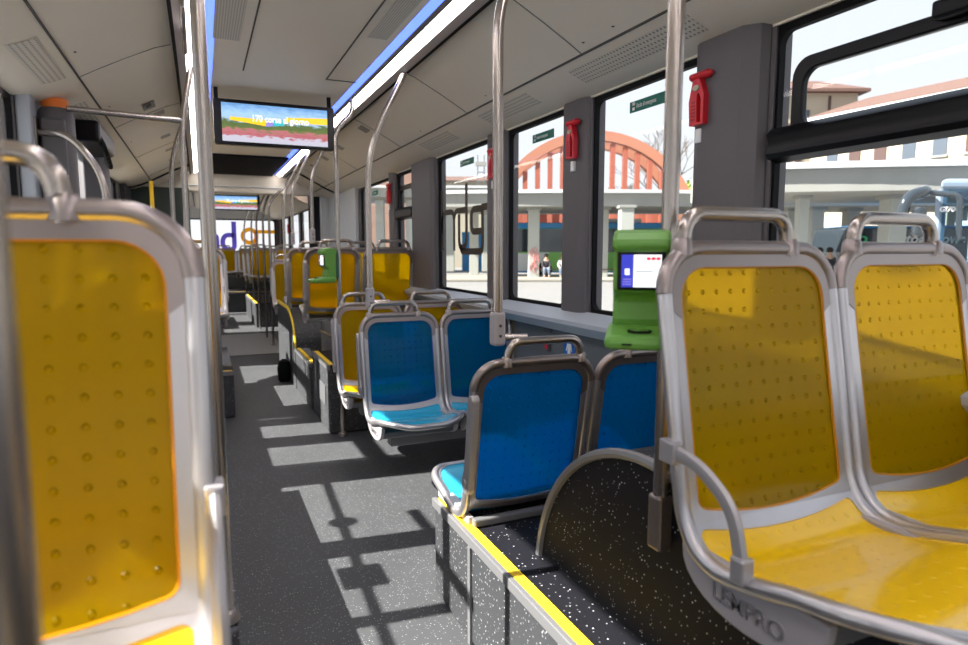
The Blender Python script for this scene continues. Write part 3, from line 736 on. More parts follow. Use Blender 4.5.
def screen(x0, x1, z0, z1, y, label, rz=0):
    t = thing('passenger_screen', ((x0+x1)/2, y, z0), label, 'screen', 'ceiling screens')
    MB().prism(rrect(x0, x1, z0, z1, .015), 'y', y, y+.06).build('housing', 'blackgloss', t, bevel=.004)
    dx = .045
    MB().box(x0+dx, x1-dx, y-.0015, y+.001, z0+.018, z1-.022).build('display', 'picture', t)
    w = x1-x0-2*dx; X = lambda a: x0+dx+w*a; Z = lambda a: z0+.018+(z1-z0-.04)*a; yy = y-.003
    MB().add([(X(.07), yy, Z(.56)), (X(.4), yy, Z(.45)), (X(.41), yy, Z(.62)), (X(.08), yy, Z(.64))], [(0, 1, 2, 3)]).build('yellow_band', 'e_yellow', t)
    MB().add([(X(.55), yy, Z(.60)), (X(1), yy, Z(.60)), (X(1), yy, Z(.78)), (X(.6), yy, Z(.72))], [(0, 1, 2, 3)]).build('yellow_band', 'e_yellow', t)
    MB().add([(X(.47), yy, Z(.46)), (X(.58), yy, Z(.50)), (X(.57), yy, Z(.66)), (X(.48), yy, Z(.62))], [(0, 1, 2, 3)]).build('teal_band', 'e_teal', t)
    MB().add([(X(.40), yy, Z(.44)), (X(.47), yy, Z(.46)), (X(.47), yy, Z(.58)), (X(.41), yy, Z(.58))], [(0, 1, 2, 3)]).build('purple_band', 'e_purple', t)
    text('caption', '170 corse al giorno', .052*w/.6, 'e_white', t, mtx((X(.27), y-.0045, Z(.56)), (1, 0, 0), (0, 0, 1)), .0003, xs=.8, bold=.0012)
    for x in (x0+.02, x1-.02): MB().box(x-.012, x+.012, y+.06, y+.075, z1-.1, ZC if y < 9 else 2.2).build('hanger', 'black', t)
    return t
screen(.112, .838, 1.922, 2.192, 4.32, 'wide hanging passenger screen showing a landscape and yellow banner')
screen(.18, .95, 1.93, 2.18, 11.4, 'second passenger screen, far beyond the ceiling portal')

# ================================================================== VALIDATORS
def make_validator():
    t = thing('ticket_reader', (0, 0, 0))
    # side profile (y, z): faces -Y
    MB().prism([(.04, .02), (-.03, .02), (-.036, .06), (-.028, .10), (-.03, .115), (-.052, .128), (-.052, .232), (-.03, .25), (.04, .25)], 'x', -.066, .066).build('body', 'green', t, bevel=.012, seg=3)
    MB().prism([(.045, .222), (-.060, .222), (-.072, .232), (-.066, .252), (-.045, .268), (-.01, .276), (.03, .272), (.045, .255)], 'x', -.068, .068).build('hood', 'green', t, bevel=.012, seg=3)
    MB().prism([(-.155, .0), (.03, .0), (.03, .048), (-.05, .046), (-.15, .030)], 'x', -.078, .078).build('reader_shelf', 'green', t, bevel=.014, seg=3)
    MB().box(-.056, .056, -.058, -.045, .132, .225).build('screen_bezel', 'blackgloss', t, bevel=.004)
    sc = MB().box(-.046, .046, -.0595, -.057, .139, .216).build('display', 'e_white', t)
    a = MB().box(-.046, -.018, -.0605, -.059, .139, .216).build('blue_column', 'e_blue', t); a.parent = sc
    a = MB().box(-.038, -.027, -.0612, -.06, .168, .183).build('ticket_icon', 'e_white', t); a.parent = sc
    for k in range(3):
        a = MB().box(.012+.011*k, .021+.011*k, -.0605, -.059, .203, .210).build('red_mark', 'e_red', t); a.parent = sc
    for k in range(3):
        a = MB().box(-.042, -.022, -.0612, -.06, .145+.006*k, .147+.006*k).build('text_line', 'e_purple', t); a.parent = sc
    a = MB().box(-.012, .028, -.0605, -.059, .175, .178).build('text_line', 'e_grey', t); a.parent = sc
    # contactless mark on the shelf
    ic = MB().ring([(.028*math.cos(2*PI*k/20), -.10+.024*math.sin(2*PI*k/20)) for k in range(20)], [(.025*math.cos(2*PI*k/20), -.10+.021*math.sin(2*PI*k/20)) for k in range(20)], 'z', .036, .0415)
    for q in (.004, .009, .014): ic.tube([(q-.006+.004*math.cos(a), -.10+.010*math.sin(a), .0410) for a in [R(-60+30*k) for k in range(5)]], .0007, 4)
    ic.build('contactless_mark', 'black', t)
    MB().box(-.038, -.016, -.1565, -.152, .012, .016).build('slot_mark', 'black', t)
    MB().box(-.04, .04, .04, .075, .03, .24).build('pole_mount', 'dgreen', t, bevel=.01)
    return t
v = make_validator(); v.location = (.822, 1.068, 1.083); v.rotation_euler.z = R(-38); v.scale = (.83, .83, .83)
tag(v, 'large green ticket reader with lit screen beside the near yellow seat', 'ticket reader', 'green ticket readers')
v2 = copy_tree(v); v2.location = (.775, 4.31, 1.06); v2.rotation_euler.z = R(-80)
tag(v2, 'small green ticket reader seen from the side on the farther pole', 'ticket reader', 'green ticket readers')

# ================================================================== HAMMERS, SIGNS, DECALS
def make_hammer():
    t = thing('emergency_hammer', (0, 0, 0))      # hangs on the wall, wall at +x, local z up
    MB().lathe([(.0, -.045), (.006, -.04), (.017, -.03), (.017, .03), (.006, .04), (0, .045)], (0, 0, .20), 'y', n=14).build('head', 'red', t, smooth=True)
    MB().ring([(-.022, .0), (.03, .0), (.034, .10), (.02, .19), (-.004, .19), (-.022, .12)], [(-.012, .01), (.002, .01), (.004, .10), (.003, .125), (-.002, .13), (-.012, .10)], 'x', -.012, .012).build('handle', 'red', t, bevel=.003)
    MB().box(.005, .03, -.002, .03, .01, .19).build('holder', 'red', t, bevel=.004)
    MB().lathe([(.012, -.016), (.012, -.010)], (0, .005, .15), 'x', n=12).build('seal', mat('pale_seal', (.45, .42, .3), .5), t)
    for k in range(6): MB().box(-.0135, -.012, .008, .022, .02+.014*k, .026+.014*k).build('grip_rib', mat('dark_red', (.3, .0, .01), .5), t)
    MB().box(.005, .02, .0, .02, -.07, -.012).build('label_tab', 'white', t, bevel=.002)
    return t
h0 = make_hammer()
for i, (y, x, z, lb) in enumerate(((1.815, 1.635, 1.70, 'red emergency hammer on the nearest wide pillar'), (2.71, 1.665, 1.70, 'red emergency hammer on the second pillar, beside the arch'), (3.64, 1.665, 1.70, 'red emergency hammer on the third pillar, left of the middle pole'), (5.93, 1.645, 1.70, 'red emergency hammer far off near the end windows'), (13.85, 1.69, 1.62, 'tiny red hammer in the far bus section'))):
    o = h0 if i == 0 else copy_tree(h0); o.location = (x-.005, y, z+.01); o.scale = (1.1, 1.35, .84)
    tag(o, lb, 'emergency hammer', 'emergency hammers')
def sign(y0, y1, z0, z1, label):
    t = thing('exit_sign', (1.712, (y0+y1)/2, z0), label, 'sign', 'green emergency exit stickers')
    MB().box(1.709, 1.713, y0, y1, z0, z1).build('plate', 'sign_green', t)
    w = y1-y0
    text('lettering', 'Uscita di emergenza', .026, 'white', t, mtx((1.7085, y1-.045, z0+.015), (0, -1, 0), (0, 0, 1)), .0003, xs=w/.29*.74)
    for k in range(2): MB().box(1.7075, 1.709, y1-.035, y1-.02, z0+.008+.02*k, z0+.02+.02*k).build('pictogram', 'white', t)
sign(2.09, 2.33, 1.853, 1.898, 'green emergency exit sticker on the window next to the green reader pole')
sign(2.98, 3.21, 1.858, 1.902, 'green emergency exit sticker on the window before the red arch')
sign(4.05, 4.29, 1.856, 1.898, 'green emergency exit sticker on the window with the brown letters')
sign(6.6, 6.84, 1.85, 1.895, 'green emergency exit sticker on the farthest near-section window')
# dark letter graphic on the window
M['decal'] = mat('dark_brown_letter_film', (.045, .03, .018), .6)
t = thing('window_lettering', (1.712, 4.2, 1.26), 'dark brown mirrored letter graphic stuck on the third window', 'lettering')
def flat_path(pts, w, name, m, par, axis='x', c=1.713, th=.002):
    """ribbon of width w along a 2-D path"""
    n = len(pts); P2 = [Vector(p) for p in pts]; L = []; Rr = []
    for i in range(n):
        d = (P2[min(i+1, n-1)]-P2[max(i-1, 0)]).normalized(); q = Vector((-d.y, d.x))*w/2
        L.append(P2[i]+q); Rr.append(P2[i]-q)
    vs = []
    for k in (0, th):
        for S in (L, Rr):
            for p in S: vs.append((c+k, p.x, p.y) if axis == 'x' else (p.x, c+k, p.y))
    fs = []
    for i in range(n-1):
        fs += [(i, i+1, n+i+1, n+i), (2*n+i, 3*n+i, 3*n+i+1, 2*n+i+1), (i, 2*n+i, 2*n+i+1, i+1), (n+i, n+i+1, 3*n+i+1, 3*n+i)]
    fs += [(0, n, 3*n, 2*n), (n-1, 3*n-1, 4*n-1, 2*n-1)] if False else []
    return MB().add(vs, fs).build(name, m, par)
f2 = lambda P, r: [(p.x, p.z) for p in fillet([(a, 0, b) for a, b in P], r, 6)]
flat_path([(4.68, 1.73), (4.68, 1.27)], .045, 'stem', 'decal', t)
flat_path(f2([(4.68, 1.40), (4.68, 1.555), (4.43, 1.555), (4.43, 1.27)], .07), .04, 'letter_bow', 'decal', t)
flat_path(f2([(4.43, 1.50), (4.40, 1.555), (4.2, 1.555)], .05), .04, 'letter_bow', 'decal', t)
flat_path(f2([(4.19, 1.735), (4.19, 1.30), (4.33, 1.285), (4.33, 1.53)], .07), .045, 'letter_stem', 'decal', t)
flat_path(f2([(4.30, 1.30), (4.28, 1.265), (3.93, 1.265), (3.91, 1.30), (3.91, 1.55), (4.10, 1.55), (4.10, 1.40), (3.93, 1.40)], .05), .045, 'letter_ring', 'decal', t)
flat_path([(3.93, 1.555), (3.69, 1.56)], .045, 'letter_bar', 'decal', t)
# rear window letters
def film(name, col):
    m, nt, b = nodes_of(name); b.inputs['Base Color'].default_value = (*col, 1)
    tr = nt.nodes.new('ShaderNodeBsdfTranslucent'); tr.inputs[0].default_value = (*col, 1)
    mx = nt.nodes.new('ShaderNodeMixShader'); mx.inputs[0].default_value = .75
    nt.links.new(b.outputs[0], mx.inputs[1]); nt.links.new(tr.outputs[0], mx.inputs[2]); nt.links.new(mx.outputs[0], nt.nodes['Material Output'].inputs[0])
    return m
M['purple'] = film('purple_letter_film', (.35, .28, .75)); M['gold'] = film('gold_letter_film', (.95, .60, .03))
t = thing('window_lettering', (.8, YE-.01, 1.25), 'large purple and golden letters on the rear window', 'lettering')
yy = YE-.006
flat_path(f2([(.13, 1.27), (.13, 1.62), (.36, 1.62), (.36, 1.27)], .09), .09, 'purple_arch', 'purple', t, 'y', yy)
flat_path(f2([(.72, 1.92), (.72, 1.30), (.52, 1.30), (.46, 1.45), (.52, 1.62), (.72, 1.62)], .1), .10, 'purple_ring', 'purple', t, 'y', yy)
flat_path([(1.05+.15*math.cos(2*PI*k/24), 1.60+.15*math.sin(2*PI*k/24)) for k in range(25)], .09, 'gold_ring', 'gold', t, 'y', yy-.003)
flat_path([(1.16, 1.7), (1.60, 1.70)], .08, 'gold_bar', 'gold', t, 'y', yy-.006)
flat_path([(1.19, 1.7), (1.19, 1.28)], .08, 'gold_stem', 'gold', t, 'y', yy-.006)
# blue round person sign on the right wall
t = thing('round_sign', (1.697, 2.77, .72), 'small round blue sign with white walking person on the wall', 'sign')
MB().lathe([(.06, 0), (.06, -.003)], (1.6985, 2.77, .775), 'x', n=28).build('disc', mat('blue_sign', (.01, .13, .5), .4), t)
fx = 1.694
pm = MB(); pm.lathe([(.01, 0), (.01, -.002)], (fx, 2.77, .815), 'x', n=12)
pm.prism([(2.752, .80), (2.788, .80), (2.80, .762), (2.794, .760), (2.783, .785), (2.783, .725), (2.773, .725), (2.77, .76), (2.767, .725), (2.757, .725), (2.757, .785), (2.746, .760), (2.74, .762)], 'x', fx-.001, fx+.001)
pm.build('person_symbol', 'white', t)
t = thing('stop_button', (1.69, 2.98, .75), 'small red button box on the wall behind the blue seat handle', 'button')
MB().box(1.682, 1.699, 2.96, 3.0, .73, .80).build('box', 'pillar', t, bevel=.004); MB().box(1.678, 1.683, 2.965, 2.995, .745, .785).build('button', 'red', t, bevel=.002)
MB().prism(rrect(2.95, 3.03, .835, .885, .01), 'x', 1.69, 1.699).build('socket', 'pillar', t, bevel=.002)
# black bin-like lump and small floor things
o = MB().lathe([(.045, 0), (.06, .02), (.065, .14), (.05, .2), (.02, .22)], (.70, 6.42, 0), n=20).build('waste_bin', 'black', smooth=True); tag(o, 'small black rounded bin on the floor by the tall wheel housing', 'bin')
# faint printed logo block on riser
o = MB().box(.765, .769, 4.52, 4.78, .18, .32).build('riser_print', mat('grey_print', (.12, .12, .13), .7)); tag(o, 'grey printed patch on the riser behind the blue seats', 'sticker')
# sign boxes on left cove
t = thing('cove_label', (-.23, 4.6, 2.18), 'small printed label on the left ceiling cove', 'sticker')
z0, z1 = at_cove(-1, -.29)-.003, at_cove(-1, -.22)-.003
MB().add([(-.29, 4.58, z0), (-.22, 4.58, z1), (-.22, 4.78, z1), (-.29, 4.78, z0)], [(0, 1, 2, 3)]).build('label', 'trim', t)
MB().add([(-.27, 4.61, z0), (-.24, 4.61, z1-.012), (-.24, 4.69, z1-.012), (-.27, 4.69, z0)], [(0, 1, 2, 3)]).build('symbol', 'seam', t)

# ================================================================== STREET
GZ = -.35
M['asphalt'] = mat('pale_worn_asphalt', (.20, .195, .19), .85, noise=.12, nscale=.6)
M['concrete'] = mat('pale_concrete', (.30, .30, .28), .8, noise=.08, nscale=.8)
M['concrete2'] = mat('shaded_concrete_soffit', (.40, .41, .38), .8, noise=.08, nscale=.5)  # slightly paler concrete, used on the canopy columns
M['curb'] = mat('curb_paving', (.28, .26, .22), .85, noise=.1, nscale=2)
M['arch'] = mat('salmon_arch_paint', (.45, .19, .12), .6, noise=.06, nscale=.4)
M['arch2'] = mat('red_brown_hangers', (.38, .11, .07), .6)
M['stucco'] = mat('cream_stucco', (.42, .38, .30), .85, noise=.05, nscale=.3)
M['bglass'] = mat('dark_bus_glass', (.03, .04, .05), .08, spec=.8)
M['bgreen'] = mat('bus_green_paint', (.20, .52, .10), .3, noise=.05, nscale=.3)
M['bblue'] = mat('bus_blue_paint', (.02, .22, .52), .3)
M['bwhite'] = mat('bus_white_paint', (.62, .64, .65), .3)
M['shutter'] = mat('brown_shutters', (.08, .045, .04), .7)
M['wglass'] = mat('house_window_glass', (.07, .09, .12), .5)
M['steelblue'] = mat('pale_blue_bus_front', (.24, .31, .40), .2)
def tile_mat():
    m, nt, b = nodes_of('terracotta_roof_tiles')
    tc = nt.nodes.new('ShaderNodeTexCoord'); n = nt.nodes.new('ShaderNodeTexNoise'); n.inputs['Scale'].default_value = 4
    w = nt.nodes.new('ShaderNodeTexWave'); w.inputs['Scale'].default_value = 1.2; w.inputs['Distortion'].default_value = 1
    nt.links.new(tc.outputs['Object'], n.inputs['Vector']); nt.links.new(tc.outputs['Object'], w.inputs['Vector'])
    f = math_node(nt, 'MULTIPLY', n.outputs['Fac'], math_node(nt, 'ADD', math_node(nt, 'MULTIPLY', w.outputs['Fac'], .6), .5))
    c = nt.nodes.new('ShaderNodeMix'); c.data_type = 'RGBA'; nt.links.new(f, c.inputs[0]); c.inputs[6].default_value = (.09, .05, .04, 1); c.inputs[7].default_value = (.22, .13, .105, 1)
    nt.links.new(c.outputs[2], b.inputs['Base Color']); b.inputs['Roughness'].default_value = .85
    return m
M['tile'] = tile_mat()
g = MB().box(-160, 160, -60, 170, GZ-.1, GZ).build('ground', 'asphalt', street=True); g['kind'] = 'structure'
S = dict(street=True)
def zat(v, D): return XV(484, v, D)[2]
def xat(u, v, D): return XV(u, v, D)[0]
def slab(u0, u1, v0, v1, D, depth, name, m, parent=None, **k):
    x0, x1 = xat(u0, v1, D), xat(u1, v1, D)
    return MB().box(x0, x1, D, D+depth, zat(v1, D), zat(v0, D)).build(name, m, parent, **k)
# platform islands
o = MB().box(-30, 24, 33.5, 39.2, GZ, GZ+.14).build('platform_island', 'curb', bevel=.03, **S); tag(o, 'long pale paved bus platform beneath the middle canopy', 'platform')
o = MB().box(8.0, 24, 20.5, 23.8, GZ, GZ+.14).build('platform_island', 'curb', bevel=.03, **S); tag(o, 'pale paved platform beneath the nearest canopy at right', 'platform')
# canopies
def canopy(name_label, u0, u1, vt, vb, D, depth, cols, lip=3, curve=0):
    x0, x1 = xat(u0, vb, D), xat(u1, vb, D); zb, zt = zat(vb, D), zat(vt, D)
    t = thing('platform_canopy', ((x0+x1)/2, D+depth/2, GZ), name_label, 'canopy', 'concrete station canopies', street=True)
    n = 16; out = []
    for k in range(n+1):
        s = k/n; xx = x0+(x1-x0)*s; yy = D-curve*math.sin(PI*s); out.append((xx, yy))
    MB().prism(out+[(x1, D+depth), (x0, D+depth)], 'z', zb, zt-(zt-zb)*.22).build('slab', 'concrete', t)
    o2 = [(x, y-.25) for x, y in out]
    MB().prism(o2+[(x1, D+depth), (x0, D+depth)], 'z', zt-(zt-zb)*.22+.01, zt).build('roof_edge', 'bwhite', t)
    for u, w, dd in cols:
        xc = xat(u, 240, D+dd); 
        MB().prism([(xc-w/2, D+dd), (xc+w/2, D+dd), (xc+w/2, D+dd+w), (xc-w/2, D+dd+w)], 'z', GZ+.1, zb).build('column', 'concrete2', t, bevel=.03)
        MB().box(xc-w*.65, xc+w*.65, D+dd-.08, D+dd+w+.08, zb-.14, zb+.01).build('column_head', 'concrete', t, bevel=.02)
    return t
canopy('nearest wide concrete canopy, seen through the right window', 735, 1250, 165, 193, 21, 4.5, [(803, .35, .8), (897, .62, .6), (1010, .6, .6)], curve=1.2)
canopy('concrete canopy behind the nearest one, with slim columns', 735, 1250, 196, 206, 30, 5, [(792, .5, 1.5), (817, .6, .6), (853, .6, 1.5), (960, .6, 1)], curve=.5)
canopy('middle concrete canopy below the red arch', 425, 735, 191, 207, 36, 7, [(534, .62, .4), (603, .62, .4), (627, .72, -1.4), (474, .55, 3), (497, .55, 3)], curve=.8)
canopy('dark edged canopy at the left of the letters window', 150, 437+60, 186, 197, 46, 6, [(380, .6, 1), (410, .6, 1), (450, .6, 1), (486, .6, 1)], curve=.3)
# red arch
D = 72; cx, cz0 = xat(594, 190, D), zat(192, D)
Rr = 107/ (F) * D * .99; zc = zat(240, D)
t = thing('red_arch', (cx, D, GZ), 'large salmon red arch with vertical hangers above the canopies', 'arch', street=True)
def arc_pts(R_, y): return [(cx+R_*math.cos(a), y, zc+R_*math.sin(a)) for a in [R(5+170*k/60) for k in range(61)]]
for dy, nm in ((0, 'arch_rib'), (5, 'arch_rib')):
    o_, i_ = arc_pts(Rr, 0), arc_pts(Rr-1.05, 0)
    m = MB(); n = len(o_); vs = [(p[0], D+dy+q, p[2]) for q in (0, 1.0) for L in (o_, i_) for p in L]; fs = []
    for k in range(n-1): fs += [(k, k+1, n+k+1, n+k), (2*n+k, 3*n+k, 3*n+k+1, 2*n+k+1), (k, 2*n+k, 2*n+k+1, k+1), (n+k, n+k+1, 3*n+k+1, 3*n+k)]
    m.add(vs, fs).build(nm, 'arch', t)
for k in range(-6, 8):
    x = cx+k*1.38-.7; top = zc+math.sqrt(max(0, (Rr-1.2)**2-(x-cx)**2)); MB().box(x-.26, x+.26, D+.2, D+.7, GZ, top).build('hanger', 'arch2', t)
# pillars of the station building under the arch
o = MB().box(xat(500, 200, D)-3, xat(700, 200, D)+2, D+7, D+9, GZ, zat(188, D)).build('station_wall', 'arch2', street=True); tag(o, 'low reddish station building behind the arch hangers', 'building')
# buses
def wheel(m_t, x, y, z, r):
    w = MB().lathe([(r*.2, -.0), (r*.92, -.02), (r, .04), (r, .26), (r*.9, .3)], (x, y, z), 'y', n=24).build('wheel', 'black', m_t, smooth=True)
    MB().lathe([(r*.5, -.03), (r*.5, .01)], (x, y, z), 'y', n=16).build('hub', 'trim', m_t).parent = w
def bus(u0, u1, D, label, vt=223, vg=277, text_=None, mirror=False, white_end=True, bodym='bgreen'):
    x0, x1 = xat(u0, 250, D), xat(u1, 250, D); zb = GZ+.28; zt = zat(vt, D)
    t = thing('city_bus', ((x0+x1)/2, D+1.2, GZ), label, 'bus', 'city buses', street=True)
    z_blue, z_g, z_w, z_r = zat(271, D), zat(252, D), zat(229, D), zat(226, D)
    MB().prism([(x0+.5, zb), (x1, zb), (x1, zt-.1), (x1-.2, zt), (x0+.5, zt), (x0+.15, z_w), (x0, z_g)], 'y', D, D+2.5).build('body', bodym, t, bevel=.08)
    MB().box(x0+.5, x1-.02, D-.03, D+.02, zb, z_blue).build('skirt', 'bblue', t)
    MB().box(x0+.25, x1-.05, D-.03, D+.02, z_g, z_w).build('window_band', 'bglass', t, bevel=.01)
    MB().box(x0+.5, x1-.02, D-.06, D+2.52, z_w+.02, zt+.02).build('roof_band', 'bblue', t, bevel=.05)
    if white_end: MB().prism([(x0+.02, z_blue), (x0+1.8, z_blue), (x0+2.8, z_g-.02), (x0+.05, z_g-.12)], 'y', D-.035, D-.01).build('white_flash', 'bwhite', t)
    k = x0+2
    while k < x1-1.2: 
        MB().box(k, k+.07, D-.045, D-.02, z_g, z_w).build('window_divider', 'black', t); k += 1.55
    wheel(t, x0+2.5, D-.02, GZ+.48, .48); wheel(t, x1-2.6, D-.02, GZ+.48, .48)
    MB().box(x0+6, x0+8.5, D+.4, D+2.1, zt, zt+.28).build('roof_unit', 'bwhite', t, bevel=.08)
    return t, x0, x1
bus(504, 745, 39.5, 'green and blue city bus behind the middle canopy columns')
t, x0, x1 = bus(841, 1120, 26.0, 'green and dark city bus carrying white lettering, through the right window', vt=226, vg=290, white_end=False, bodym='bglass')
D = 26
text('lettering', 'Autoguidovie', .52, 'white', t, mtx((xat(889, 243, D-.1), D-.1, zat(243, D-.1)), (1, 0, 0), (0, 0, 1)), .005, bold=.016, shear=.2, xs=1.08)
for k in (0,):
    MB().ring(rrect(xat(852, 240, D), xat(866, 240, D), zat(243, D), zat(236, D), .12), rrect(xat(854, 240, D), xat(864, 240, D), zat(241.5, D), zat(237.5, D), .06), 'y', D-.1, D-.05).build('green_logo', mat('logo_green', (.05, .6, .25), .4), t)
# near coach: front with windshield and mirror
D = 11.5
x0, x1 = xat(938, 220, D), xat(1150, 220, D); zt = zat(178, D)
t = thing('parked_coach', ((x0+x1)/2, D+1.5, GZ), 'pale blue coach front with big mirror at the right edge', 'bus', street=True)
q = lambda y: (y-D)/9
foot = [(x0+.02, D+.03), (x1, D+.03), (x1+8, D+9), (x0+8.5, D+9)]
MB().prism(foot, 'z', GZ+.3, zat(262, D)).build('lower_body', 'steelblue', t, bevel=.1)
MB().prism(foot, 'z', zt-.22, zt).build('roof', 'steelblue', t, bevel=.08, seg=3)
pl = MB()
for cx_, cy_ in ((x0+.10, D+.10), (x0+3.3, D+3.5), (x0+8.4, D+8.9), (x1+7.8, D+8.9)): pl.box(cx_-.06, cx_+.06, cy_-.06, cy_+.06, zat(262, D), zt-.2)
pl.build('window_pillars', 'steelblue', t)
MB().box(x0+.08, x1-.05, D+.02, D+.03, zat(262, D), zt-.2).build('windshield', glass_mat('coach_glass', (.62, .74, .80)), t)
text('fleet_number', 'GI7045', .12, 'white', t, mtx((xat(939, 211, D-.05), D-.05, zat(211.5, D-.05)), (1, 0, 0), (0, 0, 1)), .003, bold=.004, shear=.2, xs=1.15)
mr = MB().tube(fillet([(xat(940, 195, D-.3), D+.1, zat(190, D)), (xat(925, 190, D-.3), D-.35, zat(193, D)), (xat(903, 200, D-.4), D-.5, zat(199, D)), (xat(897, 215, D-.4), D-.5, zat(222, D))], .3, 8), .105, 12, flat=(1, .8)).build('mirror_arm', 'bglass', t, smooth=True)
MB().prism(rrect(xat(893, 225, D), xat(903, 225, D), zat(237, D), zat(209, D), .08), 'y', D-.62, D-.45).build('mirror_head', 'bglass', t, bevel=.03)
MB().tube(fillet([(xat(940, 195, D-.3), D-.02, zat(193, D)), (xat(952, 193, D), D-.2, zat(196, D)), (xat(952, 215, D), D-.2, zat(240, D))], .12, 6), .05, 10).build('wiper_arm', 'bglass', t, smooth=True)
# buildings
t = thing('station_house', (xat(870, 160, 60), 62, GZ), 'cream house with terracotta roofs and small windows behind the canopies', 'building', street=True)
D = 66
xa, xb, xm = xat(735, 130, D), xat(856, 130, D), xat(823, 110, D)
MB().prism([(xa, D), (xb, D), (xb, D+8), (xa, D+8)], 'z', GZ, zat(92, D)).build('tower_wall', 'stucco', t)
zt = zat(90, D); xc = xat(818, 84, D+4)
MB().add([(xa-.8, D-.8, zt), (xb+.8, D-.8, zt), (xb+.8, D+9, zt), (xa-.8, D+9, zt), (xc-2.5, D+4, zat(81, D+4)), (xc, D+4, zat(81, D+4)), (xa-.8, D-.8, zt-.3), (xb+.8, D-.8, zt-.3), (xb+.8, D+9, zt-.3), (xa-.8, D+9, zt-.3)],
         [(0, 1, 5, 4), (1, 2, 5), (2, 3, 4, 5), (3, 0, 4), (6, 7, 8, 9), (0, 6, 7, 1), (1, 7, 8, 2), (2, 8, 9, 3), (3, 9, 6, 0)]).build('tower_roof', 'tile', t)
# long wing runs from far left to nearer right
def XW(u, v, D_): p = XV(u, v, D_); return p
A = XW(824, 116, 63); B = XW(968, 88, 52.4)
dv = Vector((B[0]-A[0], B[1]-A[1])); nrm = Vector((-dv.y, dv.x)).normalized(); 
zA = A[2]; zB = zA; 
Bx = A[0]+dv.x*1.6; By = A[1]+dv.y*1.6
def wp_(s, o, z): return (A[0]+dv.x*s+nrm.x*o, A[1]+dv.y*s+nrm.y*o, z)
MB().add([wp_(-.1, 0, GZ), wp_(1.6, 0, GZ), wp_(1.6, 9, GZ), wp_(-.1, 9, GZ), wp_(-.1, 0, zA), wp_(1.6, 0, zA), wp_(1.6, 9, zA), wp_(-.1, 9, zA)], [(0, 1, 5, 4), (1, 2, 6, 5), (2, 3, 7, 6), (3, 0, 4, 7), (4, 5, 6, 7)]).build('wing_wall', 'stucco', t)
MB().add([wp_(-.1, -.7, zA), wp_(1.6, -.7, zA), wp_(1.6, 10, zA), wp_(-.1, 10, zA), wp_(.12, 4.5, zA+1.9), wp_(1.6, 4.5, zA+1.9), wp_(-.1, -.7, zA-.35), wp_(1.6, -.7, zA-.35)],
         [(0, 1, 5, 4), (2, 3, 4, 5), (3, 0, 4), (1, 2, 5), (0, 6, 7, 1)]).build('wing_roof', 'tile', t)
MB().add([wp_(-.1, -.75, zA-.45), wp_(1.6, -.75, zA-.45), wp_(1.6, -.75, zA-.1), wp_(-.1, -.75, zA-.1), wp_(-.1, -.6, zA-.45), wp_(1.6, -.6, zA-.45), wp_(1.6, -.6, zA-.1), wp_(-.1, -.6, zA-.1)], [(0, 1, 2, 3), (4, 5, 6, 7), (0, 1, 5, 4), (3, 2, 6, 7)]).build('gutter', 'bwhite', t)
def wwin(s, z, w, h, m, nm='window'):
    o = MB().add([wp_(s-w/2/dv.length, -.08, z), wp_(s+w/2/dv.length, -.08, z), wp_(s+w/2/dv.length, -.08, z+h), wp_(s-w/2/dv.length, -.08, z+h), wp_(s-w/2/dv.length, .05, z), wp_(s+w/2/dv.length, .05, z), wp_(s+w/2/dv.length, .05, z+h), wp_(s-w/2/dv.length, .05, z+h)],
             [(0, 1, 2, 3), (0, 4, 5, 1), (3, 2, 6, 7), (0, 3, 7, 4), (1, 5, 6, 2)]).build(nm, m, t)
    q = MB().add([wp_(s-w*.62/dv.length, -.16, z-.16), wp_(s+w*.62/dv.length, -.16, z-.16), wp_(s+w*.62/dv.length, -.16, z), wp_(s-w*.62/dv.length, -.16, z), wp_(s-w*.62/dv.length, 0, z-.16), wp_(s+w*.62/dv.length, 0, z-.16), wp_(s+w*.62/dv.length, 0, z), wp_(s-w*.62/dv.length, 0, z)], [(0, 1, 2, 3), (3, 2, 6, 7), (0, 4, 5, 1)]).build('sill', 'concrete', t)
    q.parent = o
    return o
for k, (s, m) in enumerate(((.09, 'wglass'), (.27, 'shutter'), (.46, 'shutter'), (.66, 'wglass'), (.86, 'wglass'), (1.06, 'shutter'), (1.26, 'wglass'))):
    wwin(s, zA-5.0, 1.05, 1.7, m)
for u in (776, 787, 798):
    x = xat(u, 160, D); MB().box(x-.32, x+.32, D-.08, D+.1, zat(167, D), zat(158, D)).build('window', 'shutter', t)
for u in (782, 806):
    x = xat(u, 120, D); MB().box(x-.3, x+.3, D-.08, D+.1, zat(124, D), zat(110, D)).build('window', 'wglass', t)
x = xat(829, 110, D); MB().box(x-.12, x+.12, D-.1, D+.02, zat(124, D), zat(96, D)).build('downpipe', 'shutter', t)
MB().box(xa, xb+.2, D-.3, D, zat(128, D), zat(124, D)).build('cornice', 'tile', t)
o = slab(340, 422, 170, 262, 72, 8, 'brick_building', mat('brown_brick', (.30, .19, .15), .85, noise=.2, nscale=.5), street=True); tag(o, 'brown brick building behind the farthest windows', 'building')
t = thing('low_building', (xat(465, 200, 62), 66, GZ), 'pinkish low building behind the window with letters', 'building', street=True)
D = 62
MB().box(xat(428, 200, D), xat(500, 200, D), D, D+8, GZ, zat(181, D)).build('wall', 'stucco', t)
MB().prism([(D-.5, zat(181, D)), (D+9, zat(181, D)), (D+4.5, zat(171, D))], 'x', xat(426, 200, D), xat(502, 200, D)).build('roof', 'tile', t)
o = slab(462, 506, 232, 276, 52, 2.5, 'blue_kiosk', 'bblue', street=True); tag(o, 'blue bus front seen through the letters on the window', 'bus')
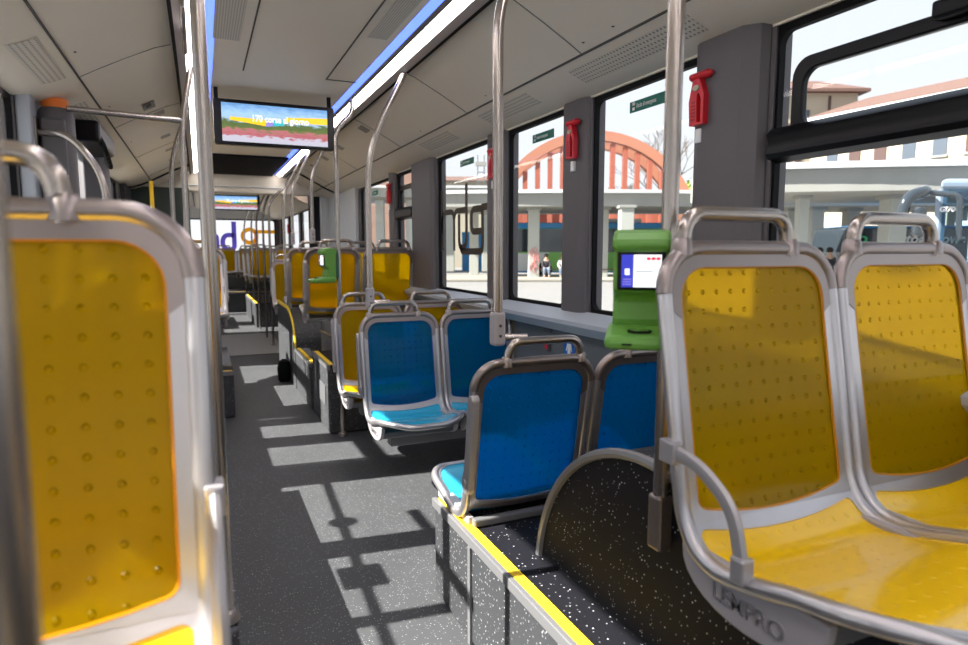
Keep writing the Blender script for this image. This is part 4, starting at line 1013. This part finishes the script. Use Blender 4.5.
# utility mast
t = thing('lattice_mast', (xat(482, 180, 60), 60, GZ), 'thin lattice mast above the roofs beside a hammer', 'mast', street=True)
mx_ = xat(481, 180, 60); m = MB()
for dx in (-.3, .3): m.box(mx_+dx-.05, mx_+dx+.05, 60, 60.1, GZ, zat(155, 60))
z = 6
while z < zat(157, 60): m.box(mx_-.3, mx_+.3, 60, 60.1, z, z+.08); z += .8
m.build('mast_frame', 'trim', t); MB().box(mx_-.5, mx_+.5, 59.8, 60.2, zat(166, 60), zat(162, 60)).build('antenna', 'concrete', t)
# trees
def bare_tree(x, y, h, label, spread=1.0, leaf=None, seed=1):
    rnd = random.Random(seed); t = thing('bare_tree' if not leaf else 'leafy_tree', (x, y, GZ), label, 'tree', street=True)
    m = MB(); tips = []
    def br(p, d, L, r, k):
        q = p+d*L; m.tube([p, (p+q)/2+Vector((rnd.uniform(-.05, .05)*L, 0, 0)), q], [r, r*.8, r*.62], 5, cap=False)
        if k == 0: tips.append(q); return
        for _ in range(3 if k > 1 else 4):
            nd = (d+Vector((rnd.uniform(-.8, .8)*spread, rnd.uniform(-.8, .8)*spread, rnd.uniform(-.15, .5)))).normalized(); br(q, nd, L*rnd.uniform(.6, .82), r*.62, k-1)
    br(Vector((x, y, GZ)), Vector((0, 0, 1)), h*.33, h*.018, 5)
    m.build('branches', mat('bark', (.16, .13, .11), .9), t)
    if leaf:
        lm = MB()
        for q in tips:
            for _ in range(7):
                c = q+Vector([rnd.gauss(0, .45) for _ in range(3)]); a = Vector([rnd.gauss(0, 1) for _ in range(3)]).normalized()*.3; b = Vector([rnd.gauss(0, 1) for _ in range(3)]).normalized()*.22
                lm.add([c-a, c+b, c+a, c-b], [(0, 1, 2, 3)])
        lm.build('foliage', leaf, t)
bare_tree(xat(660, 200, 95), 95, 17, 'bare branched tree behind the right half of the arch', seed=3)
bare_tree(xat(632, 200, 115), 115, 15, 'smaller bare tree inside the arch', seed=8)
bare_tree(xat(699, 200, 86), 86, 9.5, 'green leafed tree right of the arch', leaf=mat('spring_leaves', (.26, .38, .06), .7), seed=5)
bare_tree(-13.2, 18, 9, 'bare tree outside the left window', seed=11)
# left outside: yellow barrier and house
t = thing('yellow_hoarding', (-11.8, 15, GZ), 'yellow hoarding on posts outside the left window', 'hoarding', street=True)
MB().box(-13.4, -10.4, 15, 15.15, 3.0, 4.3).build('board', 'yellow_edge', t, bevel=.03)
MB().box(-13.2, -13.05, 15, 15.12, GZ, 3.05).box(-10.75, -10.6, 15, 15.12, GZ, 3.05).build('posts', 'trim', t)
o = box('side_building', 'concrete', -40, -22, 26, 48, GZ, 5.5); tag(o, 'pale building far outside the left window', 'building')
# people on the bench
M['skin'] = mat('skin', (.55, .35, .26), .6)
def person(x, y, z, coat, legs, label, hair=(.03, .02, .02), seated=True, lean=0.0):
    t = thing('person', (x, y, z), label, 'person', 'people waiting under the canopy', street=True)
    def skin(name, pts, edges, rad, m):
        me = bpy.data.meshes.new(name); me.from_pydata(pts, edges, []); me.materials.append(m)
        o = bpy.data.objects.new(name, me); C.objects.link(o); o.parent = t
        md = o.modifiers.new('skin', 'SKIN'); 
        for i, r in enumerate(rad): me.skin_vertices[0].data[i].radius = (r, r)
        me.skin_vertices[0].data[0].use_root = True
        sb = o.modifiers.new('sub', 'SUBSURF'); sb.levels = 1; sb.render_levels = 2
        md.use_smooth_shade = True
        return o
    hz = .45 if seated else .88
    kn = (-.45, .48) if seated else (-.04, .47)
    P = [(0, 0, hz), (0, lean*.4, hz+.22), (0, lean, hz+.46), (0, lean-.02, hz+.58), (0, lean-.04, hz+.72)]
    ed = [(0, 1), (1, 2), (2, 3), (3, 4)]; rad = [.15, .14, .15, .055, .11]
    for s in (-1, 1):
        k = len(P); P += [(s*.17, lean, hz+.46), (s*.23, lean-.08, hz+.20), (s*.15, lean-.27, hz+.06), (s*.12, lean-.33, hz+.06)]; ed += [(2, k), (k, k+1), (k+1, k+2), (k+2, k+3)]; rad += [.065, .05, .042, .04]
        k = len(P); P += [(s*.09, -.03, hz-.02), (s*.13, kn[0], kn[1]), (s*.13, kn[0]+.02, .08), (s*.14, kn[0]-.12, .035)]; ed += [(0, k), (k, k+1), (k+1, k+2), (k+2, k+3)]; rad += [.095, .07, .045, .04]
    skin('body', P, ed, rad, M['skin'])
    # jacket: torso and sleeves
    J = P[:3]+[P[5], P[6], P[7]]+[P[13], P[14], P[15]]
    skin('jacket', J, [(0, 1), (1, 2), (2, 3), (3, 4), (4, 5), (2, 6), (6, 7), (7, 8)], [.17, .165, .165, .085, .068, .058, .085, .068, .058], coat)
    T = [P[0], P[9], P[10], P[11], P[17], P[18], P[19]]
    skin('trousers', T, [(0, 1), (1, 2), (2, 3), (0, 4), (4, 5), (5, 6)], [.155, .11, .085, .062, .11, .085, .062], legs)
    hd = Vector(P[4])
    MB().lathe([(.02, .15), (.09, .125), (.122, .06), (.125, .0), (.10, -.05)][::-1], (x+hd.x, y+hd.y+.025, z+hd.z+.01), n=16).build('hair', mat('hair_%d' % int(hair[0]*1000), hair, .8), t, smooth=True)
    return t
o = thing('bench', (xat(575, 270, 36.5), 36.5, GZ+.14), 'low bench under the middle canopy with waiting people', 'bench', street=True)
b0 = xat(540, 270, 36.5); b1 = xat(645, 270, 36.5)
MB().box(b0, b1, 36.35, 36.75, GZ+.14+.40, GZ+.14+.45).build('seat', 'shutter', o)
for k in range(5): xx = b0+.2+(b1-b0-.4)*k/4; MB().box(xx-.05, xx+.05, 36.4, 36.7, GZ+.14, GZ+.55).build('leg', 'trim', o)
dk = mat('dark_coat', (.03, .03, .04), .9); wt = mat('white_top', (.5, .48, .46), .9); jn = mat('denim', (.15, .19, .26), .9); pk = mat('pink_coat', (.7, .12, .25), .9)
for u, coat, legs, lb, hr in ((546, dk, jn, 'person in dark coat sitting by the graffiti column', (.02, .015, .01)), (562, wt, jn, 'person in white top sitting right of the dark coated one', (.3, .2, .1)), (630, dk, dk, 'person dressed in black sitting at the right end of the bench', (.02, .015, .01))):
    person(xat(u, 270, 36.5), 36.5, GZ+.14, coat, legs, lb, hr, True, -.08)
person(xat(819, 262, 25), 25, GZ, pk, dk, 'person in pink coat seen above the yellow seats', (.02, .015, .01), False)
person(xat(829, 262, 24.2), 24.2, GZ, dk, dk, 'person in dark coat next to the one in pink', (.02, .015, .01), False)
# graffiti patches on a column
t = thing('graffiti', (xat(534, 255, 36.3), 36.35, .2), 'red graffiti on a canopy column', 'graffiti', street=True)
xg = xat(534, 255, 36.3); rnd = random.Random(2); m = MB()
for k in range(9):
    c = (xg+rnd.uniform(-.15, .15), 36.37, zat(270-2.4*k, 36.3)); m.tube([(c[0]+.14*math.cos(a), c[1], c[2]+.17*math.sin(a)) for a in [R(30*q+rnd.uniform(-5, 5)) for q in range(10)]], .025, 5)
m.build('spray_marks', mat('faded_red_spray', (.62, .25, .24), .8), t)

# ================================================================== LIGHT
w = bpy.data.worlds.new('World'); bpy.context.scene.world = w; w.use_nodes = True
nt = w.node_tree; bg = nt.nodes['Background']
tc = nt.nodes.new('ShaderNodeTexCoord'); sp = nt.nodes.new('ShaderNodeSeparateXYZ'); nt.links.new(tc.outputs['Generated'], sp.inputs[0])
cr = nt.nodes.new('ShaderNodeValToRGB'); nt.links.new(sp.outputs[2], cr.inputs[0])
cr.color_ramp.elements[0].position = 0; cr.color_ramp.elements[0].color = (.97, .98, 1, 1)
cr.color_ramp.elements[1].position = .8; cr.color_ramp.elements[1].color = (.72, .83, 1, 1)
nt.links.new(cr.outputs[0], bg.inputs[0]); bg.inputs[1].default_value = .80
sl = bpy.data.lights.new('sun', 'SUN'); sl.energy = 13.0; sl.angle = R(.6); sl.color = (1, .95, .86)
so = bpy.data.objects.new('sun', sl); C.objects.link(so)
d = Vector((1.06, -.12, -1)).normalized(); so.rotation_euler = d.to_track_quat('-Z', 'Y').to_euler(); so.location = (-10, 3, 12)

# ================================================================== CAMERA
cam = bpy.data.cameras.new('camera'); co = bpy.data.objects.new('camera', cam); C.objects.link(co)
co.location = (0, 0, H); co.rotation_euler = (R(90)-TH, 0, -PSI)
cam.sensor_width = 36; cam.lens = F/968*36; cam.clip_start = .02; cam.clip_end = 500
cam.dof.use_dof = True; cam.dof.focus_distance = 2.6; cam.dof.aperture_fstop = 3.5
sc = bpy.context.scene; sc.camera = co
sc.view_settings.view_transform = 'Standard'; sc.view_settings.look = 'None'; sc.view_settings.gamma = 1
sc.view_settings.use_curve_mapping = False; sc.view_settings.exposure = .55
sc.cycles.use_denoising = True
sc.cycles.max_bounces = 12; sc.cycles.diffuse_bounces = 6; sc.cycles.transparent_max_bounces = 24
sc.cycles.sample_clamp_indirect = 8
